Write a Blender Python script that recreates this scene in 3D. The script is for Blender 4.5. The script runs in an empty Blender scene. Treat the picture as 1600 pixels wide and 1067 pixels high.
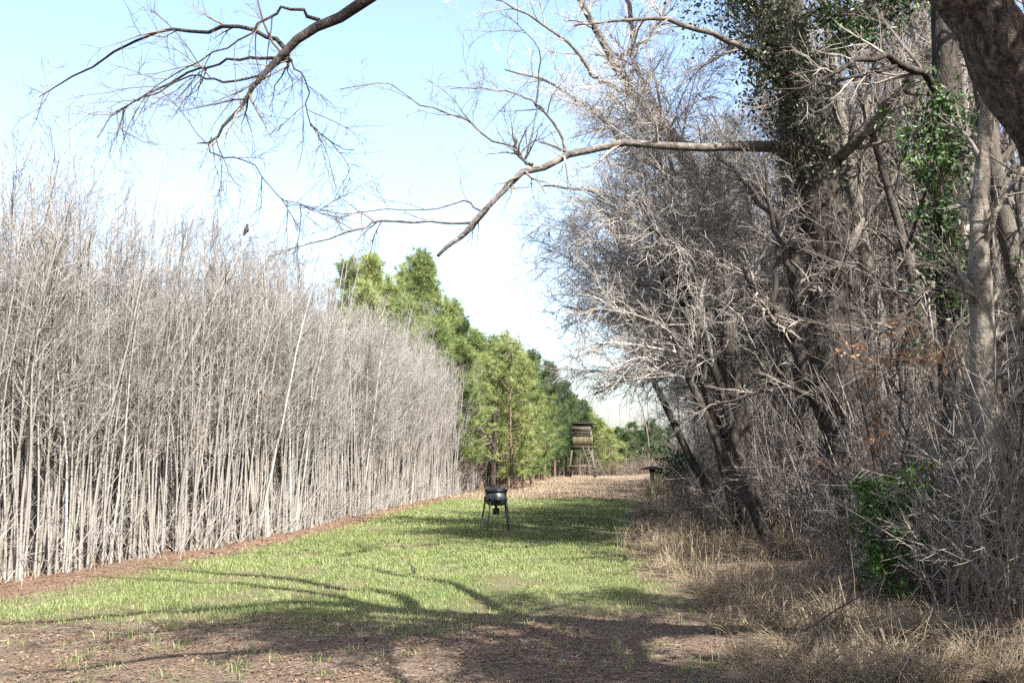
import bpy, math, random
import numpy as np
from mathutils import Vector

SC = bpy.context.scene
COL = SC.collection
F_PX, CX, CY = 1600.0, 800.0, 533.5
CAM_H = 1.7
PITCH = math.atan(183.5 / 1600.0)
SUN_AZ = (0.53, -0.85)
SUN_EL = math.radians(49)

# ------------------------------------------------------------------ helpers
def at(x, y, d):
    """world point seen at photograph pixel x, y at forward distance d"""
    u = (x - CX) / F_PX
    v = -(y - CY) / F_PX
    cp, sp = math.cos(PITCH), math.sin(PITCH)
    dx, dy, dz = u, cp - v * sp, sp + v * cp
    s = d / dy
    return np.array([dx * s, d, CAM_H + dz * s])

def nrm(a):
    return a / np.maximum(np.linalg.norm(a, axis=-1, keepdims=True), 1e-9)

def lin(c):
    return tuple(c) + (1.0,)

TL_Y = [0, 8, 13.7, 22, 47, 78, 105, 200]
TL_X = [-9.5, -8.0, -7.0, -5.2, -3.1, 1.2, 4.5, 12]
TR_Y = [0, 5, 8.4, 11.2, 14.9, 22, 47, 78, 105, 200]
TR_X = [1.6, 1.8, 2.1, 2.4, 2.4, 2.6, 5.9, 9.3, 12, 22]
def tree_line(y): return np.interp(y, TL_Y, TL_X)
def bank_line(y): return np.interp(y, TR_Y, TR_X)

def sstep(a, b, x):
    t = np.clip((x - a) / (b - a), 0, 1)
    return t * t * (3 - 2 * t)

def wavy(x, y):
    return (np.sin(x * 0.9 + y * 0.37 + 1.3) * np.cos(y * 0.61 - x * 0.23) + 0.5 * np.sin(x * 2.3 - y * 1.1 + 0.4)
            + 0.35 * np.sin(y * 2.9 + x * 1.7))

def ground_z(x, y):
    x = np.asarray(x, float); y = np.asarray(y, float)
    bank = sstep(0.2, 3.0, x - bank_line(y)) * 0.28
    return bank + 0.022 * wavy(x, y) * sstep(120, 60, y)

def patch(x, y):
    """patchiness of the turf, 0..1"""
    n = np.sin(x * 1.7 + 2.1 * np.sin(y * 0.7)) * np.cos(y * 1.3 + 1.7 * np.sin(x * 0.6)) + 0.6 * np.sin(x * 3.9 + y * 2.7) * np.sin(y * 3.3 - x * 2.1)
    return np.clip(0.5 + 0.42 * n, 0, 1)

def grassiness(x, y):
    tl = tree_line(y); br = bank_line(y)
    gl = sstep(0.25, 1.3, x - tl - 0.35 * np.interp(y, [10, 20], [1.6, 0.2]))
    gr = sstep(-0.1, 1.1, br - x)
    near = 10.6 + 0.12 * (x + 6) + 0.5 * np.sin(x * 1.1)
    gn = sstep(-0.9, 1.3, y - near)
    gf = 1 - sstep(42, 46, y)
    return gl * gr * gn * gf

# ------------------------------------------------------------------ mesh building
class MB:
    def __init__(self):
        self.v, self.f3, self.f4, self.var = [], [], [], []
        self.n = 0
    def add(self, V, F, var=None):
        V = np.asarray(V, np.float32).reshape(-1, 3)
        F = np.asarray(F, np.int64)
        (self.f4 if F.shape[1] == 4 else self.f3).append(F + self.n)
        self.v.append(V)
        self.var.append(np.zeros(len(V), np.float32) if var is None else np.asarray(var, np.float32))
        self.n += len(V)
    def tubes(self, P, R, sides, rng=None, cap=False):
        P = np.asarray(P, float); R = np.asarray(R, float)
        N, K, _ = P.shape
        if N == 0: return
        T = np.empty_like(P)
        T[:, 1:-1] = P[:, 2:] - P[:, :-2]; T[:, 0] = P[:, 1] - P[:, 0]; T[:, -1] = P[:, -1] - P[:, -2]
        T = nrm(T)
        main = nrm(P[:, -1] - P[:, 0])
        ref = np.where(np.abs(main[:, 2:3]) > 0.8, np.array([[1.0, 0.17, 0]]), np.array([[0.1, 0.0, 1.0]]))
        ref = np.repeat(ref[:, None, :], K, 1)
        A = nrm(np.cross(T, ref)); B = np.cross(T, A)
        ang = np.arange(sides) * (2 * math.pi / sides)
        V = (P[:, :, None, :] + R[:, :, None, None] * (np.cos(ang)[None, None, :, None] * A[:, :, None, :] + np.sin(ang)[None, None, :, None] * B[:, :, None, :]))
        idx = np.arange(N * K * sides).reshape(N, K, sides)
        a = idx[:, :-1]; b = idx[:, 1:]
        Fq = np.stack([a, np.roll(a, -1, 2), np.roll(b, -1, 2), b], -1).reshape(-1, 4)
        var = None
        if rng is not None:
            var = np.repeat(rng.random(N), K * sides)
        self.add(V, Fq, var)
    def build(self, name, mat, parent=None, smooth=True):
        V = np.concatenate(self.v); me = bpy.data.meshes.new(name)
        f4 = np.concatenate(self.f4) if self.f4 else np.zeros((0, 4), int)
        f3 = np.concatenate(self.f3) if self.f3 else np.zeros((0, 3), int)
        me.vertices.add(len(V)); me.vertices.foreach_set('co', V.astype(np.float32).ravel())
        nl = f4.size + f3.size
        me.loops.add(nl)
        me.loops.foreach_set('vertex_index', np.concatenate([f4.ravel(), f3.ravel()]).astype(np.int32))
        np_ = len(f4) + len(f3)
        me.polygons.add(np_)
        starts = np.concatenate([np.arange(len(f4)) * 4, len(f4) * 4 + np.arange(len(f3)) * 3]).astype(np.int32)
        me.polygons.foreach_set('loop_start', starts)
        at_ = me.attributes.new('var', 'FLOAT', 'POINT'); at_.data.foreach_set('value', np.concatenate(self.var))
        me.update(calc_edges=True)
        me.polygons.foreach_set('use_smooth', np.full(np_, smooth))
        me.materials.append(mat)
        o = bpy.data.objects.new(name, me); COL.objects.link(o)
        if parent is not None: o.parent = parent
        return o

def box(mb, c, s, rot=None, var=0.0):
    x, y, z = np.array(s) / 2
    V = np.array([[-x, -y, -z], [x, -y, -z], [x, y, -z], [-x, y, -z], [-x, -y, z], [x, -y, z], [x, y, z], [-x, y, z]])
    if rot is not None: V = V @ np.array(rot).T
    mb.add(V + np.array(c), [[0, 3, 2, 1], [4, 5, 6, 7], [0, 1, 5, 4], [1, 2, 6, 5], [2, 3, 7, 6], [3, 0, 4, 7]], np.full(8, var))

def beam(mb, p, q, w, t, var=0.0):
    """a squared timber from p to q"""
    p = np.array(p, float); q = np.array(q, float)
    d = nrm(q - p); ref = np.array([0, 1.0, 0]) if abs(d[1]) < 0.9 else np.array([1.0, 0, 0])
    a = nrm(np.cross(d, ref)); b = np.cross(d, a)
    L = np.linalg.norm(q - p)
    R = np.stack([a, b, d], 1)
    box(mb, (p + q) / 2, (w, t, L), R, var)

def lathe(mb, prof, n=24, c=(0, 0, 0), squash=1.0):
    ang = np.arange(n) * 2 * math.pi / n
    V = np.array([[[r * math.cos(a), r * math.sin(a) * squash, z] for a in ang] for r, z in prof]) + np.array(c)
    K = len(prof); idx = np.arange(K * n).reshape(K, n)
    a = idx[:-1]; b = idx[1:]
    mb.add(V, np.stack([a, np.roll(a, -1, 1), np.roll(b, -1, 1), b], -1).reshape(-1, 4))

def grow(rng, start, d, length, r0, r1, K, wob, trop=(0, 0, 0)):
    N = len(start); P = np.empty((N, K, 3)); P[:, 0] = start
    d = nrm(np.asarray(d, float)); tr = np.asarray(trop, float)
    for k in range(1, K):
        d = nrm(d + rng.normal(0, wob, (N, 3)) + tr)
        P[:, k] = P[:, k - 1] + d * (np.asarray(length) / (K - 1))[:, None]
    t = np.linspace(0, 1, K)[None]
    R = np.asarray(r0)[:, None] * (1 - t) + np.asarray(r1)[:, None] * t
    return P, R

def kids(rng, P, R, n, t0, t1, ang, lenr, radf, rmin, tip=0.6, power=1.0):
    N, K, _ = P.shape
    t = t0 + (t1 - t0) * rng.random((N, n)) ** power
    f = t * (K - 1); i = np.minimum(f.astype(int), K - 2); w = (f - i)[..., None]
    I = np.arange(N)[:, None]
    pos = P[I, i] * (1 - w) + P[I, i + 1] * w
    rad = R[I, i] * (1 - w[..., 0]) + R[I, i + 1] * w[..., 0]
    tan = nrm(P[I, i + 1] - P[I, i])
    perp = nrm(np.cross(tan, rng.normal(size=(N, n, 3))))
    a = rng.normal(ang[0], ang[1], (N, n))[..., None]
    d = tan * np.cos(a) + perp * np.sin(a)
    L = rng.uniform(lenr[0], lenr[1], (N, n)) * (1 - tip * t)
    r = np.maximum(np.minimum(rad * radf, rad * 0.95), rmin)
    return pos.reshape(-1, 3), d.reshape(-1, 3), L.ravel(), r.ravel()

def smooth_path(pts, K):
    """Catmull-Rom through pts (rows: x, y, z, radius), resampled to K points"""
    p = np.asarray(pts, float)
    if len(p) == 2: p = np.array([p[0], (p[0] + p[1]) / 2, p[1]])
    q = np.vstack([2 * p[0] - p[1], p, 2 * p[-1] - p[-2]])
    out = []
    t = np.linspace(0, len(p) - 1 - 1e-6, K)
    for s in t:
        i = int(s); u = s - i
        a, b, c, d = q[i], q[i + 1], q[i + 2], q[i + 3]
        out.append(0.5 * (2 * b + (c - a) * u + (2 * a - 5 * b + 4 * c - d) * u * u + (3 * b - a - 3 * c + d) * u ** 3))
    out = np.array(out); out[:, 3] = np.clip(out[:, 3], p[:, 3].min(), p[:, 3].max())
    return out[:, :3], out[:, 3]

def px_path(pts, K=14):
    """rows: pixel x, pixel y, distance, width in pixels"""
    rows = []
    for x, y, d, w in pts:
        w3 = at(x, y, d); rows.append([*w3, w / 2 / F_PX * d])
    return smooth_path(rows, K)

def leaf_quads(mb, rng, C, size, flat=0.0):
    N = len(C)
    a = nrm(rng.normal(size=(N, 3)) * np.array([1, 1, 1 - flat])); b = nrm(np.cross(a, rng.normal(size=(N, 3)) * np.array([flat * 0.2 + (1 - flat), flat * 0.2 + (1 - flat), 1])))
    if flat > 0.5:
        b = nrm(np.cross(a, np.array([0, 0, 1.0]) + rng.normal(0, 0.35, (N, 3))))
    s = (size * rng.uniform(0.6, 1.3, N))[:, None]
    up = np.cross(a, b)
    V = np.stack([C - a * s, C + b * s * 0.5 + up * s * 0.18, C + a * s, C - b * s * 0.5 + up * s * 0.18], 1)
    mb.add(V, np.arange(N * 4).reshape(-1, 4), np.repeat(rng.random(N), 4))

def blades(mb, rng, base, h, w, lean, bend=0.5):
    """two-segment tapering grass blades"""
    N = len(base)
    az = rng.uniform(0, 2 * math.pi, N); ld = np.stack([np.cos(az), np.sin(az), np.zeros(N)], 1)
    l1 = (lean * rng.random(N))[:, None]
    side = np.stack([-np.sin(az + rng.normal(0, .6, N)), np.cos(az), np.zeros(N)], 1) * np.asarray(w).reshape(-1, 1) / 2
    hh = np.asarray(h).reshape(-1, 1); up = np.array([[0, 0, 1.0]])
    mid = base + up * hh * 0.55 + ld * hh * l1 * 0.4
    tip = base + up * hh * (1 - bend * l1 * 0.5) + ld * hh * l1 * (0.8 + bend)
    V = np.stack([base - side, base + side, mid + side * 0.8, mid - side * 0.8, tip], 1)
    i = np.arange(N)[:, None] * 5
    mb.add(V, i + np.array([[0, 1, 2, 3]]), np.repeat(rng.random(N), 5))
    mb.f3.append((i + np.array([[3, 2, 4]])) + (mb.n - N * 5))

# ------------------------------------------------------------------ materials
def material(name, stops, scale=6.0, rough=0.9, bump=0.0, bump_scale=40.0, use_var=0.0, stretch=(1, 1, 1), trans=0.0, spec=0.2, metallic=0.0, objrand=0.0, world=False):
    m = bpy.data.materials.new(name); m.use_nodes = True
    nt = m.node_tree; nt.nodes.clear(); N = nt.nodes.new; L = nt.links.new
    out = N('ShaderNodeOutputMaterial'); bs = N('ShaderNodeBsdfPrincipled')
    bs.inputs['Roughness'].default_value = rough
    bs.inputs['Specular IOR Level'].default_value = spec
    bs.inputs['Metallic'].default_value = metallic
    tc = N('ShaderNodeTexCoord'); mp = N('ShaderNodeMapping'); mp.inputs['Scale'].default_value = stretch
    L(tc.outputs['Object'], mp.inputs['Vector'])
    no = N('ShaderNodeTexNoise'); no.inputs['Scale'].default_value = scale; no.inputs['Detail'].default_value = 5
    no.inputs['Roughness'].default_value = 0.65
    L(mp.outputs['Vector'], no.inputs['Vector'])
    fac = no.outputs['Fac']
    if use_var > 0:
        an = N('ShaderNodeAttribute'); an.attribute_name = 'var'
        mx = N('ShaderNodeMix'); mx.inputs['Factor'].default_value = use_var
        L(fac, mx.inputs[2]); L(an.outputs['Fac'], mx.inputs[3]); fac = mx.outputs[0]
    if objrand > 0:
        oi = N('ShaderNodeObjectInfo')
        mx2 = N('ShaderNodeMix'); mx2.inputs['Factor'].default_value = objrand
        L(fac, mx2.inputs[2]); L(oi.outputs['Random'], mx2.inputs[3]); fac = mx2.outputs[0]
    cr = N('ShaderNodeValToRGB'); el = cr.color_ramp.elements
    for i, (p, c) in enumerate(stops):
        e = el[i] if i < 2 else el.new(p)
        e.position = p; e.color = lin([k * ALB.get(name, 0.6) for k in c])
    L(fac, cr.inputs['Fac']); L(cr.outputs['Color'], bs.inputs['Base Color'])
    if bump > 0:
        n2 = N('ShaderNodeTexNoise'); n2.inputs['Scale'].default_value = bump_scale; n2.inputs['Detail'].default_value = 6
        L(mp.outputs['Vector'], n2.inputs['Vector'])
        bp = N('ShaderNodeBump'); bp.inputs['Strength'].default_value = bump; bp.inputs['Distance'].default_value = 0.03
        L(n2.outputs['Fac'], bp.inputs['Height']); L(bp.outputs['Normal'], bs.inputs['Normal'])
    if trans > 0:
        tr = N('ShaderNodeBsdfTranslucent'); L(cr.outputs['Color'], tr.inputs['Color'])
        ms = N('ShaderNodeMixShader'); ms.inputs[0].default_value = trans
        L(bs.outputs[0], ms.inputs[1]); L(tr.outputs[0], ms.inputs[2]); L(ms.outputs[0], out.inputs['Surface'])
    else:
        L(bs.outputs[0], out.inputs['Surface'])
    return m

ALB = {'needles': .85, 'turf': .74, 'shaded_needles': .8, 'green_leaf': .75, 'tan_wood': .45, 'dark_leaf': .8, 'vine_leaf': .8, 'green_metal': .8, 'dry_grass': .7, 'silver_twig': .78, 'pale_twig': .57, 'pale_bark': .69, 'grey_twig': .74, 'brown_twig': .7, 'post_wood': 1.0, 'brown_leaf': 1.0}
M = {}
M['pale_bark'] = material('pale_bark', [(0.22, (0.115, 0.103, 0.09)), (0.45, (0.28, 0.257, 0.22)), (0.75, (0.53, 0.495, 0.44))], 7, 0.9, 0.4, 30, stretch=(4, 4, 0.9), objrand=0.55)
M['pale_twig'] = material('pale_twig', [(0.2, (0.19, 0.176, 0.162)), (0.8, (0.46, 0.435, 0.405))], 2, 0.85, use_var=0.5, objrand=0.3)
M['grey_bark'] = material('grey_bark', [(0.3, (0.06, 0.05, 0.042)), (0.5, (0.14, 0.122, 0.105)), (0.75, (0.30, 0.275, 0.24))], 4, 0.95, 0.9, 22, stretch=(3, 3, 0.7), objrand=0.3)
M['limb_grey'] = material('limb_grey', [(0.3, (0.045, 0.04, 0.034)), (0.5, (0.13, 0.115, 0.10)), (0.75, (0.30, 0.275, 0.245))], 7, 0.95, 0.8, 25)
M['oak_bark'] = material('oak_bark', [(0.38, (0.04, 0.032, 0.027)), (0.52, (0.12, 0.10, 0.085)), (0.68, (0.26, 0.225, 0.195))], 9, 0.95, 1.0, 30, stretch=(2.5, 2.5, 1))
M['tall_bark'] = material('tall_bark', [(0.3, (0.16, 0.14, 0.125)), (0.5, (0.30, 0.275, 0.25)), (0.75, (0.46, 0.43, 0.395))], 4, 0.9, 0.5, 20, stretch=(3, 3, 0.6))
M['dark_bark'] = material('dark_bark', [(0.35, (0.022, 0.018, 0.016)), (0.55, (0.06, 0.05, 0.042)), (0.8, (0.13, 0.112, 0.095))], 5, 0.95, 1.0, 18, stretch=(3, 3, 0.8))
M['limb_bark'] = material('limb_bark', [(0.35, (0.10, 0.085, 0.07)), (0.55, (0.26, 0.23, 0.19)), (0.8, (0.42, 0.39, 0.34))], 3, 0.9, 0.7, 25)
M['silver_twig'] = material('silver_twig', [(0.2, (0.18, 0.163, 0.145)), (0.8, (0.43, 0.40, 0.365))], 1.5, 0.8, use_var=0.5, objrand=0.2)
M['grey_twig'] = material('grey_twig', [(0.2, (0.082, 0.07, 0.06)), (0.8, (0.305, 0.27, 0.235))], 1.5, 0.85, use_var=0.5, objrand=0.2)
M['brown_twig'] = material('brown_twig', [(0.2, (0.065, 0.05, 0.042)), (0.8, (0.22, 0.178, 0.145))], 1.5, 0.85, use_var=0.5)
M['pine_bark'] = material('pine_bark', [(0.3, (0.08, 0.055, 0.04)), (0.7, (0.24, 0.17, 0.125))], 6, 0.95, 0.8, 20)
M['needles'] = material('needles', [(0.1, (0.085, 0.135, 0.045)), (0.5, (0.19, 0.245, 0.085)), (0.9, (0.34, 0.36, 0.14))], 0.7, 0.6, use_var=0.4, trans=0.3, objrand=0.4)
M['shaded_needles'] = material('shaded_needles', [(0.1, (0.03, 0.06, 0.022)), (0.9, (0.09, 0.14, 0.045))], 0.7, 0.6, use_var=0.5, trans=0.25)  # darker copy of the needle colour, paints the shade on the far pines
M['green_leaf'] = material('green_leaf', [(0.1, (0.02, 0.055, 0.012)), (0.7, (0.06, 0.13, 0.025)), (0.95, (0.14, 0.22, 0.045))], 1.0, 0.4, use_var=0.7, trans=0.25, spec=0.25)
M['vine_leaf'] = material('vine_leaf', [(0.1, (0.014, 0.035, 0.01)), (0.75, (0.04, 0.085, 0.02)), (0.97, (0.11, 0.17, 0.04))], 1.0, 0.45, use_var=0.75, trans=0.25, spec=0.3)
M['dark_leaf'] = material('dark_leaf', [(0.1, (0.02, 0.028, 0.012)), (0.6, (0.045, 0.058, 0.025)), (0.95, (0.09, 0.11, 0.05))], 1.0, 0.5, use_var=0.7, trans=0.15, spec=0.4)
M['brown_leaf'] = material('brown_leaf', [(0.1, (0.16, 0.075, 0.035)), (0.6, (0.32, 0.19, 0.11)), (0.95, (0.5, 0.35, 0.23))], 1.0, 0.7, use_var=0.7, trans=0.35)
M['litter'] = material('litter', [(0.1, (0.06, 0.037, 0.027)), (0.5, (0.16, 0.10, 0.07)), (0.95, (0.32, 0.22, 0.155))], 1.0, 0.85, use_var=0.75, trans=0.1)
M['turf'] = material('turf', [(0.15, (0.08, 0.13, 0.03)), (0.44, (0.165, 0.225, 0.075)), (0.62, (0.27, 0.305, 0.13)), (0.83, (0.44, 0.40, 0.24))], 0.6, 0.7, use_var=0.5, trans=0.3)
M['dry_grass'] = material('dry_grass', [(0.1, (0.15, 0.105, 0.065)), (0.5, (0.30, 0.235, 0.155)), (0.9, (0.50, 0.42, 0.30))], 1.0, 0.8, use_var=0.7, trans=0.15)
M['green_weed'] = material('green_weed', [(0.1, (0.05, 0.10, 0.02)), (0.9, (0.16, 0.24, 0.06))], 1.0, 0.7, use_var=0.7, trans=0.25)
M['green_metal'] = material('green_metal', [(0.3, (0.022, 0.034, 0.032)), (0.7, (0.045, 0.065, 0.06))], 8, 0.42, 0.15, 30, spec=0.5)
M['black_metal'] = material('black_metal', [(0.3, (0.012, 0.013, 0.013)), (0.7, (0.03, 0.03, 0.03))], 8, 0.5, spec=0.4)
M['leg_metal'] = material('leg_metal', [(0.3, (0.02, 0.028, 0.026)), (0.7, (0.05, 0.06, 0.055))], 8, 0.5, spec=0.4)
M['grey_wood'] = material('grey_wood', [(0.3, (0.10, 0.085, 0.065)), (0.7, (0.24, 0.21, 0.165))], 5, 0.9, 0.4, 30, stretch=(3, 3, 0.6))
M['dark_post'] = material('dark_post', [(0.3, (0.06, 0.05, 0.04)), (0.7, (0.15, 0.13, 0.105))], 5, 0.9, 0.4, 30, stretch=(3, 3, 0.6))
M['tan_wood'] = material('tan_wood', [(0.3, (0.20, 0.165, 0.10)), (0.7, (0.36, 0.30, 0.19))], 5, 0.9, 0.4, 30, use_var=0.4, stretch=(3, 3, 0.6))
M['dark_wood'] = material('dark_wood', [(0.3, (0.02, 0.016, 0.013)), (0.7, (0.06, 0.05, 0.04))], 5, 0.85, 0.3, 30)
M['rust'] = material('rust', [(0.3, (0.05, 0.03, 0.022)), (0.7, (0.11, 0.06, 0.045))], 6, 0.8, 0.3, 20)
M['post_wood'] = material('post_wood', [(0.3, (0.24, 0.20, 0.12)), (0.7, (0.42, 0.37, 0.24))], 7, 0.9, 0.3, 30)
M['feather'] = material('feather', [(0.3, (0.02, 0.018, 0.016)), (0.7, (0.06, 0.05, 0.042))], 40, 0.7)
M['pale_paint'] = material('pale_paint', [(0.3, (0.6, 0.6, 0.6)), (0.7, (0.75, 0.75, 0.75))], 3, 0.6)
M['shed_wall'] = material('shed_wall', [(0.3, (0.07, 0.085, 0.085)), (0.7, (0.11, 0.13, 0.13))], 3, 0.8)

def ground_material():
    m = bpy.data.materials.new('lane_ground'); m.use_nodes = True
    nt = m.node_tree; nt.nodes.clear(); N = nt.nodes.new; L = nt.links.new
    out = N('ShaderNodeOutputMaterial'); bs = N('ShaderNodeBsdfPrincipled'); bs.inputs['Roughness'].default_value = 0.95
    bs.inputs['Specular IOR Level'].default_value = 0.1
    tc = N('ShaderNodeTexCoord')
    def noise(scale, detail=6, rough=0.65):
        n = N('ShaderNodeTexNoise'); n.inputs['Scale'].default_value = scale; n.inputs['Detail'].default_value = detail
        n.inputs['Roughness'].default_value = rough; L(tc.outputs['Object'], n.inputs['Vector']); return n.outputs['Fac']
    def ramp(fac, stops):
        r = N('ShaderNodeValToRGB'); el = r.color_ramp.elements
        for i, (p, c) in enumerate(stops):
            e = el[i] if i < 2 else el.new(p)
            e.position = p; e.color = lin([k * .6 for k in c])
        L(fac, r.inputs['Fac']); return r.outputs['Color']
    def mix(f, a, b):
        x = N('ShaderNodeMix'); x.data_type = 'RGBA'; L(f, x.inputs[0]); L(a, x.inputs[6]); L(b, x.inputs[7]); return x.outputs[2]
    def attr(n):
        a = N('ShaderNodeAttribute'); a.attribute_name = n; return a.outputs['Fac']
    fine, mid, big = noise(38, 8, 0.75), noise(7), noise(1.1)
    lit = ramp(fine, [(0.3, (0.075, 0.055, 0.04)), (0.5, (0.20, 0.15, 0.108)), (0.7, (0.40, 0.32, 0.235))])
    sand = ramp(mid, [(0.3, (0.27, 0.20, 0.155)), (0.7, (0.44, 0.385, 0.31))])
    sm = N('ShaderNodeMapRange'); sm.inputs[1].default_value = 0.5; sm.inputs[2].default_value = 0.72; sm.inputs[4].default_value = 0.6; L(big, sm.inputs[0])
    base = mix(sm.outputs[0], lit, sand)
    green = ramp(fine, [(0.3, (0.06, 0.10, 0.024)), (0.55, (0.15, 0.20, 0.06)), (0.75, (0.30, 0.29, 0.13))])
    straw = ramp(fine, [(0.3, (0.11, 0.06, 0.042)), (0.55, (0.25, 0.155, 0.11)), (0.75, (0.40, 0.31, 0.235))])
    c = mix(attr('straw'), base, straw)
    gm = N('ShaderNodeMath'); gm.operation = 'MULTIPLY'
    gn = N('ShaderNodeMapRange'); gn.inputs[1].default_value = 0.25; gn.inputs[2].default_value = 0.55; L(mid, gn.inputs[0])
    L(attr('green'), gm.inputs[0]); L(gn.outputs[0], gm.inputs[1])
    c = mix(gm.outputs[0], c, green)
    L(c, bs.inputs['Base Color'])
    bp = N('ShaderNodeBump'); bp.inputs['Strength'].default_value = 1.0; bp.inputs['Distance'].default_value = 0.05
    L(fine, bp.inputs['Height']); L(bp.outputs['Normal'], bs.inputs['Normal'])
    L(bs.outputs[0], out.inputs['Surface'])
    return m

# ------------------------------------------------------------------ tags
def tag(o, label, cat=None, group=None, kind=None):
    if label: o['label'] = label
    if cat: o['category'] = cat
    if group: o['group'] = group
    if kind: o['kind'] = kind
    return o

def empty(name, loc=(0, 0, 0), rz=0.0):
    o = bpy.data.objects.new(name, None); COL.objects.link(o)
    o.location = loc; o.rotation_euler = (0, 0, rz); o.empty_display_size = 0.2
    return o

def copy_tree(src):
    c = src.copy(); COL.objects.link(c)
    for ch in CHILD.get(src.name, []):
        k = ch.copy(); COL.objects.link(k); k.parent = c
    return c
CHILD = {}

def place(protos, used, i, loc, rz, s, tilt=(0, 0)):
    """move the prototype the first time, then copies of it"""
    p = protos[i]
    o = copy_tree(p) if used[i] else p
    used[i] = True
    o.location = loc; o.rotation_euler = (tilt[0], tilt[1], rz); o.scale = (s, s, s) if np.isscalar(s) else s
    return o

# ------------------------------------------------------------------ ground
def build_ground():
    xs = np.concatenate([np.linspace(-600, -40, 15), np.linspace(-38, -14, 25), np.linspace(-13, 14, 150), np.linspace(15, 40, 26), np.linspace(44, 600, 15)])
    ys = np.concatenate([np.linspace(-200, -10, 12), np.linspace(-8, 50, 260), np.linspace(51, 120, 50), np.linspace(130, 900, 20)])
    X, Y = np.meshgrid(xs, ys)
    Z = ground_z(X, Y)
    V = np.stack([X, Y, Z], -1).reshape(-1, 3)
    idx = np.arange(len(V)).reshape(X.shape)
    Fq = np.stack([idx[:-1, :-1], idx[:-1, 1:], idx[1:, 1:], idx[1:, :-1]], -1).reshape(-1, 4)
    mb = MB(); mb.add(V, Fq)
    o = mb.build('ground', ground_material())
    g = grassiness(X, Y) * (0.45 + 0.55 * patch(X, Y))
    st = sstep(1.5, 0.4, X - tree_line(Y)) * (0.5 + 0.5 * patch(X * 1.7, Y * 1.3))
    st = np.maximum(st, sstep(-4, 2, X - bank_line(Y)) * 0.25)
    a = o.data.attributes.new('green', 'FLOAT', 'POINT'); a.data.foreach_set('value', g.ravel().astype(np.float32))
    a = o.data.attributes.new('straw', 'FLOAT', 'POINT'); a.data.foreach_set('value', np.clip(st, 0, 1).ravel().astype(np.float32))
    tag(o, None, None, None, 'structure')
build_ground()

# ------------------------------------------------------------------ ground cover
def scatter(rng, n, x0, x1, y0, y1, dens):
    x = rng.uniform(x0, x1, n); y = rng.uniform(y0, y1, n)
    k = rng.random(n) < dens(x, y)
    return x[k], y[k]

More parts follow.
